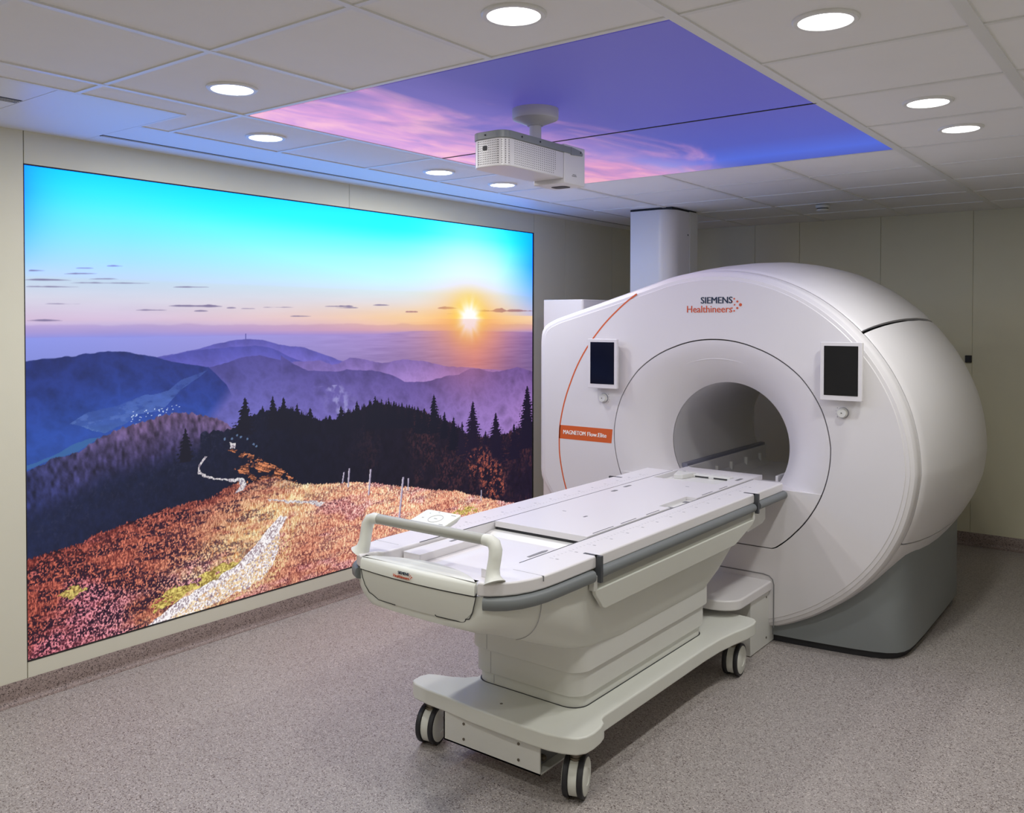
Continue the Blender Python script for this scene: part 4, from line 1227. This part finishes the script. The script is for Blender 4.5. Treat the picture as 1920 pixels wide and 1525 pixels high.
MB().prism([(cut[0] + 0.01, 4.60), (cut[0] + 0.05, 4.47), (cut[0] + 0.10, 4.48), (cut[0] + 0.12, 4.60)], 0.860, 0.884).build('coil_latch', M['lacquer2'], bd, bevel=0.003)
for x, y, w_, h_ in ((TX - 0.19, 3.83, .022, .05), (TX - 0.20, 3.97, .018, .07), (TX + 0.02, 3.25, .012, .03), (TX - 0.12, 3.30, .02, .006), (TX + 0.05, 4.18, .02, .006), (TX - 0.18, 4.56, .02, .06), (TX + 0.178, 4.50, .02, .08)):
    MB().prism(rrect(x, x + w_, y, y + h_, min(w_, h_) * .45), bz1 - 0.0005, bz1 + 0.0004).build('printed_mark', M['mark'], bd)
for yy, l_ in ((3.02, .16), (3.24, .13), (3.46, .12), (4.02, .12), (4.22, .10)):
    MB().box(bx1 + 0.008, bx1 + 0.012, yy, yy + l_, bz1 - 0.0005, bz1 + 0.0005).build('edge_line', M['black'], bd)

# grey rubber side bumpers and round rails
for sx_ in (1, -1):
    path = [(0.296, 2.226), (0.33, 2.243), (0.362, 2.272), (0.388, 2.315), (0.405, 2.37), (0.413, 2.43), (0.415, 2.52), (0.416, 2.72)]
    prof = [(-0.006, 0.832), (0.004, 0.830), (0.009, 0.823), (0.0115, 0.812), (0.010, 0.800), (0.005, 0.792), (-0.006, 0.789), (-0.02, 0.790), (-0.02, 0.832)]
    rings_ = []
    for i, (a, y) in enumerate(path):
        a2, y2 = path[min(i + 1, len(path) - 1)]; a1_, y1_ = path[max(i - 1, 0)]
        dx, dy = a2 - a1_, y2 - y1_; l_ = math.hypot(dx, dy); nx, ny = dy / l_, -dx / l_
        rings_.append([(TX + sx_ * (a + nx * (d_ - 0.004)), y + ny * (d_ - 0.004), z) for d_, z in prof])
    MB().loft(rings_).build('corner_bumper', M['bumper'], tab, smooth=True, sharp=50)
    xx = TX + sx_ * 0.404
    gr = MB().tube([(xx, 2.785, 0.815), (xx, 4.20, 0.815)], 0.021, 20).build('side_rail', M['bumper'], tab, smooth=True, sharp=60)
    MB().tube([(xx, 4.255, 0.815), (xx, 4.60, 0.815), (xx, 4.645, 0.815), (xx, 4.655, 0.815)], [0.021, 0.021, 0.019, 0.014], 20).build('side_rail', M['bumper'], tab, smooth=True, sharp=60)
    MB().tube([(xx, 2.760, 0.815), (xx, 2.80, 0.815)], 0.0225, 20).build('rail_collar', M['bumper'], gr, smooth=True, sharp=60)
    for yy in (2.742, 4.212):
        q = MB(); 
        for (u0, u1, z0, z1) in ((0.350, 0.4085, 0.872, 0.8812), (0.400, 0.4275, 0.785, 0.8812)):
            a, c = TX + sx_ * u0, TX + sx_ * u1
            q.box(min(a, c), max(a, c), yy, yy + 0.015, z0, z1)
        q.build('rail_bracket', M['mark2'], tab)
    a, c = TX + sx_ * 0.380, TX + sx_ * 0.404
    MB().box(min(a, c), max(a, c), 2.75, 4.20, 0.757, 0.833).build('rail_channel', M['handle'], tab)
    # hanging side flap
    fl = [(2.728, 0.757), (2.740, 0.737), (2.81, 0.672), (2.828, 0.666), (4.00, 0.666), (4.025, 0.672), (4.19, 0.735), (4.212, 0.757)]
    fp = []
    for y, z in fl: fp.append((y, z))
    rings_ = [[(TX + sx_ * (0.400 - 0.018 * (0.757 - z) / 0.1 + off), y, z) for y, z in fp] for off in (-0.004, 0.012)]
    MB().loft(rings_).build('side_flap', M['cream'], tab, bevel=0.003)
    a, c = TX + sx_ * 0.388, TX + sx_ * 0.412
    MB().box(min(a, c), max(a, c), 2.722, 2.745, 0.755, 0.81).build('flap_hinge', M['lacquer2'], tab, bevel=0.003)
    MB().box(min(a, c), max(a, c), 4.19, 4.21, 0.755, 0.80).build('flap_hinge', M['lacquer2'], tab, bevel=0.003)
# box under the far end
fb = MB().prism([(4.215, 0.80), (4.215, 0.70), (4.27, 0.672), (4.46, 0.684), (4.50, 0.70), (4.50, 0.80)], TX - 0.33, TX + 0.352, 'x').build('docking_head', M['lacquer2'], tab, bevel=0.004)
fm_ = MB().box(TX + 0.3515, TX + 0.3535, 4.245, 4.30, 0.762, 0.778).build('indicator_print', M['black'], fb)
# push bar
MB().tube([(1.815, 2.292, 1.004), (2.352, 2.292, 1.004)], 0.0185, 24).build('push_bar', M['handle'], tab, smooth=True, sharp=60)
for sx_ in (-1, 1):
    pts = [(0.250, 2.292, 1.004), (0.275, 2.292, 1.0035), (0.293, 2.290, 0.996), (0.303, 2.286, 0.978), (0.304, 2.280, 0.95), (0.303, 2.273, 0.92), (0.306, 2.267, 0.897), (0.312, 2.264, 0.884), (0.316, 2.262, 0.876)]
    rr3 = [0.0195, 0.021, 0.0225, 0.023, 0.022, 0.022, 0.025, 0.031, 0.038]
    MB().tube([(TX + sx_ * a, y, z) for a, y, z in pts], rr3, 20).build('bar_post', M['cream'], tab, smooth=True, sharp=60)
# touch pad behind the bar
def rotp(x, y, z):  # pad tilts toward the operator
    a = R(14); yy = (y - 2.335) * math.cos(a); zz = (y - 2.335) * math.sin(a) + z
    return (x, 2.335 + yy, 1.004 + zz)


pl = rrect(1.955, 2.122, 2.318, 2.428, 0.012)
cp = MB().loft([[rotp(TX + 0.0 + (x - 2.04) * 0.86 - 0.044, 2.373 + (y - 2.373) * 0.8, -0.016) for x, y in pl], [rotp(x, y, 0.0) for x, y in pl], [rotp(x, y, 0.008) for x, y in pl]]).build('control_pad', M['cream'], tab, bevel=0.002)
b = MB()
cpx, cpy = 2.045, 2.370
rg = [rotp(cpx + 0.028 * math.cos(2 * PI * i / 28), cpy + 0.028 * math.sin(2 * PI * i / 28), 0.0083) for i in range(29)]
b.tube(rg, 0.0006, 5)
for x, y, w_ in ((2.038, 2.369, .014), (2.085, 2.41, .022), (1.985, 2.362, .008), (2.09, 2.335, .018), (2.02, 2.415, .006), (1.99, 2.40, .004)):
    q = [rotp(x, y, 0.0083), rotp(x + w_, y, 0.0083), rotp(x + w_, y + 0.002, 0.0083), rotp(x, y + 0.002, 0.0083)]
    b.add(q + [(p[0], p[1], p[2] + 0.0004) for p in q], [(3, 2, 1, 0), (4, 5, 6, 7), (0, 1, 5, 4), (1, 2, 6, 5), (2, 3, 7, 6), (3, 0, 4, 7)])
b.build('pad_print', M['mark'], cp)

# telescoping lift column
def tier(name, x0, x1, y0, y1, z0, z1, r_):
    return MB().prism(rrect(x0, x1, y0, y1, r_, 8), z0, z1).build(name, M['lacquer2'], tab, bevel=0.0025, seg=2)


tier('lift_column', 1.838, 2.394, 2.786, 3.945, 0.400, 0.70, 0.08)
tier('lift_sleeve', 1.850, 2.382, 2.799, 3.925, 0.303, 0.396, 0.075)
tier('lift_sleeve', 1.862, 2.370, 2.812, 3.905, 0.250, 0.299, 0.07)
MB().prism(rrect(1.87, 2.362, 2.822, 3.89, 0.065, 8), 0.25, 0.42).build('column_core', M['mark'], tab)
for (xs_, ys_, z0, z1) in ((1.945, 2.786, 0.404, 0.53), (1.955, 2.799, 0.305, 0.392), (1.962, 2.812, 0.262, 0.295)):
    MB().box(xs_, xs_ + 0.0022, ys_ - 0.0006, ys_ + 0.001, z0, z1).build('column_seam', M['marklight'], tab)
rs_ = sec(2.425, .389, .281, .832, .637)
q_ = [(x + 0.0006, y, z - 0.0004) for x, y, z in rs_[len(rs_) // 2 + 2:-1]]
MB().tube(q_, 0.0011, 6).build('tub_seam', M['marklight'], tab)
MB().prism(rrect(1.858, 2.374, 2.808, 3.91, 0.07, 8), 0.2555, 0.2575).build('column_shadow_gap', M['black'], tab)
# chassis
ch = [(1.702, 2.619), (1.78, 2.608), (1.885, 2.604), (2.03, 2.590), (2.187, 2.585), (2.30, 2.584), (2.385, 2.588), (2.44, 2.600), (2.487, 2.622), (2.508, 2.655), (2.512, 2.70), (2.508, 2.750),
      (2.498, 2.790), (2.474, 2.815), (2.468, 2.84), (2.468, 3.72), (2.474, 3.86), (2.488, 3.98), (2.508, 4.09), (2.514, 4.16), (2.508, 4.205), (2.49, 4.232), (2.45, 4.245), (2.30, 4.25),
      (1.84, 4.25), (1.72, 4.245), (1.69, 4.232), (1.672, 4.205), (1.668, 4.16), (1.672, 4.09), (1.70, 3.98), (1.76, 3.86), (1.80, 3.72), (1.855, 3.60), (1.865, 2.92), (1.855, 2.835), (1.82, 2.795), (1.77, 2.768), (1.709, 2.748), (1.675, 2.73), (1.663, 2.69), (1.668, 2.645)]
MB().prism(ch, 0.192, 0.256).build('chassis', M['cream'], tab, bevel=0.008)
MB().cyl((2.100, 2.685, 0.2555), 0.006, 0.0012, 'z', 16).build('chassis_screw', M['steel'], tab)
# underslung steel box at the near end
ub = MB().box(1.868, 2.335, 2.612, 2.618, 0.078, 0.193)
ub.box(1.868, 2.335, 2.612, 2.95, 0.078, 0.084); ub.box(1.868, 1.874, 2.612, 2.95, 0.078, 0.193)
un = ub.build('drive_box', M['lacquer2'], tab)
MB().box(1.88, 2.300, 2.65, 2.94, 0.086, 0.190).build('drive_motor', M['mark'], un)
MB().lathe([(0.012, 0), (0.012, 0.012), (0.007, 0.02)], (2.300, 2.67, 0.115), 'x', 16).build('motor_bolt', M['steel'], un, smooth=True)
for x in (1.972, 2.238):
    for z in (0.108, 0.168): MB().cyl((x, 2.6095, z), 0.0055, 0.003, 'y', 14).build('box_screw', M['steel'], un)
MB().box(1.95, 2.30, 3.85, 4.22, 0.085, 0.193).build('rear_drive_box', M['lacquer2'], tab, bevel=0.004)


# casters: twin wheels with black tyres
def caster(x, y, ang, label):
    e = MB().cyl((0, 0, 0.125), 0.026, 0.070, 'z', 24)
    e.lathe([(0.030, 0.120), (0.034, 0.135), (0.030, 0.150)], n=24)
    ms = MB()
    # fork cover between the wheels, running along local y
    arc = [(0.072 * math.cos(t), 0.078 + 0.072 * math.sin(t)) for t in np.linspace(R(-50), R(230), 24)]
    ms.prism(arc, -0.0165, 0.0165, 'x')
    body = ms.build('wheel_fork', M['cream'], tab, bevel=0.002)
    parts = [body, e.build('caster_stem', M['steel'], tab, smooth=True, sharp=40)]
    for s2 in (-1, 1):
        ty = MB().lathe([(0.060, -0.0105), (0.076, -0.0095), (0.078, -0.006), (0.078, 0.006), (0.076, 0.0095), (0.060, 0.0105)], (s2 * 0.0275, 0, 0.078), 'x', 48).build('tyre', M['black'], tab, smooth=True, sharp=40)
        hb = MB().lathe([(0.0665, -0.0005), (0.0665, 0.0015), (0.062, 0.004), (0.030, 0.006), (0.028, 0.0035), (0.012, 0.003)] if s2 > 0 else [(0.0665, 0.0005), (0.0665, -0.0015), (0.062, -0.004), (0.030, -0.006), (0.028, -0.0035), (0.012, -0.003)], (s2 * 0.0375, 0, 0.078), 'x', 40).build('hub_cap', M['cream'], tab, smooth=True, sharp=40)
        parts += [ty, hb]
    mt_ = Matrix.Translation((x, y, 0)) @ Matrix.Rotation(R(ang), 4, 'Z')
    for p in parts:
        p.data.transform(mt_)
    for p in parts[1:]:
        p.parent = body; p.matrix_parent_inverse = body.matrix_world.inverted()
    for p in parts: p.data.update()


caster(2.435, 2.700, 20, '')
caster(1.735, 2.690, 14, '')
caster(2.430, 4.120, 5, '')
caster(1.735, 4.120, 10, '')

# ------------------------------------------------------------------ ceiling projector
PX, PYC = 2.075, 2.93
prj = empty('ceiling_projector', (2.075, 2.93, 2.4), 'white perforated projector with camera hanging from a round mount under the sunset ceiling panel', 'projector')
mt_ = MB().lathe([(0.094, 0.001), (0.094, -0.034), (0.091, -0.040), (0.036, -0.062), (0.032, -0.066)], (2.075, 2.935, H), 'z', 56).build('ceiling_mount', M['mount'], prj, smooth=True, sharp=35)
MB().cyl((2.075, 2.935, 2.452), 0.024, 0.075, 'z', 28).build('mount_stem', M['mount'], mt_, smooth=True, sharp=50)


def plan(x0, x1, y0, y1, r_front, r_back=0.004, n=8):
    o_ = []
    for cx, cy, a, r_ in ((x1 - r_front, y0 + r_front, -PI / 2, r_front), (x1 - r_back, y1 - r_back, 0, r_back), (x0 + r_back, y1 - r_back, PI / 2, r_back), (x0 + r_front, y0 + r_front, PI, r_front)):
        for i in range(n + 1):
            t = a + PI / 2 * i / n; o_.append((cx + r_ * math.cos(t), cy + r_ * math.sin(t)))
    return o_


px0, px1 = 1.985, 2.150
bodyo = MB().prism(plan(px0, px1, 2.635, 3.03, 0.045), 2.318, 2.424).build('housing', M['lacquer'], prj, bevel=0.006)
MB().prism(plan(px0 - 0.003, px1 + 0.003, 2.632, 3.10, 0.047), 2.424, 2.452).build('top_bracket', M['grey'], prj, bevel=0.002)
MB().prism([(3.08, 2.452), (3.155, 2.445), (3.168, 2.436), (3.165, 2.426), (3.08, 2.420)], px1 - 0.004, px1 + 0.004, 'x').build('bracket_arm', M['grey'], prj)
for yy in (2.74, 2.86, 3.15): MB().cyl((px1 + 0.0028, yy, 2.438), 0.0035, 0.0025, 'x', 12).build('screw', M['black'], prj)
MB().cyl((2.06, 2.6285, 2.438), 0.003, 0.005, 'y', 12).build('screw', M['black'], prj)
MB().box(px0 + 0.01, px1 + 0.0, 3.034, 3.19, 2.300, 2.46).build('rear_housing', M['lacquer'], prj, bevel=0.004)
MB().prism(rrect(px0 + 0.045, px1 - 0.045, 3.10, 3.16, 0.02), 2.2985, 2.301).build('lens_window', M['black'], prj)
for dz in (0, 0.006): MB().box(px1 - 0.0005, px1 + 0.0008, 3.09 + dz, 3.125 - dz * 0.5, 2.334 + dz, 2.3365 + dz).build('side_mark', M['mark'], prj)
# ventilation holes: dark dots in one grille part
b = MB()
for i in range(22):
    for j in range(11):
        yy = 2.70 + i * 0.0128; zz = 2.330 + j * 0.0085
        if yy > 2.965 and zz < 2.342 + (yy - 2.965) * 1.0: continue
        b.cyl((px1 - 0.0005, yy, zz), 0.0019, 0.001, 'x', 6)
for i in range(12):
    for j in range(11):
        xx = 2.024 + i * 0.0085; zz = 2.330 + j * 0.0085
        if 2.045 < xx < 2.068 and 2.378 < zz < 2.402: continue
        b.cyl((xx, 2.6345, zz), 0.0019, 0.001, 'y', 6)
for t in (18, 36, 54, 72):
    for j in range(11):
        a = R(-90 + t); cx, cy = px1 - 0.045, 2.68
        x, y = cx + 0.045 * math.cos(a), cy + 0.045 * math.sin(a)
        b.cyl((x - 0.001, y - 0.0004, 2.330 + j * 0.0085), 0.0017, 0.0016, 'x', 6)
b.build('vent_holes', M['black'], prj)
MB().prism(rrect(2.0465, 2.066, 2.3805, 2.3985, 0.004), 2.6325, 2.636, 'y').build('front_camera_window', M['black'], prj)
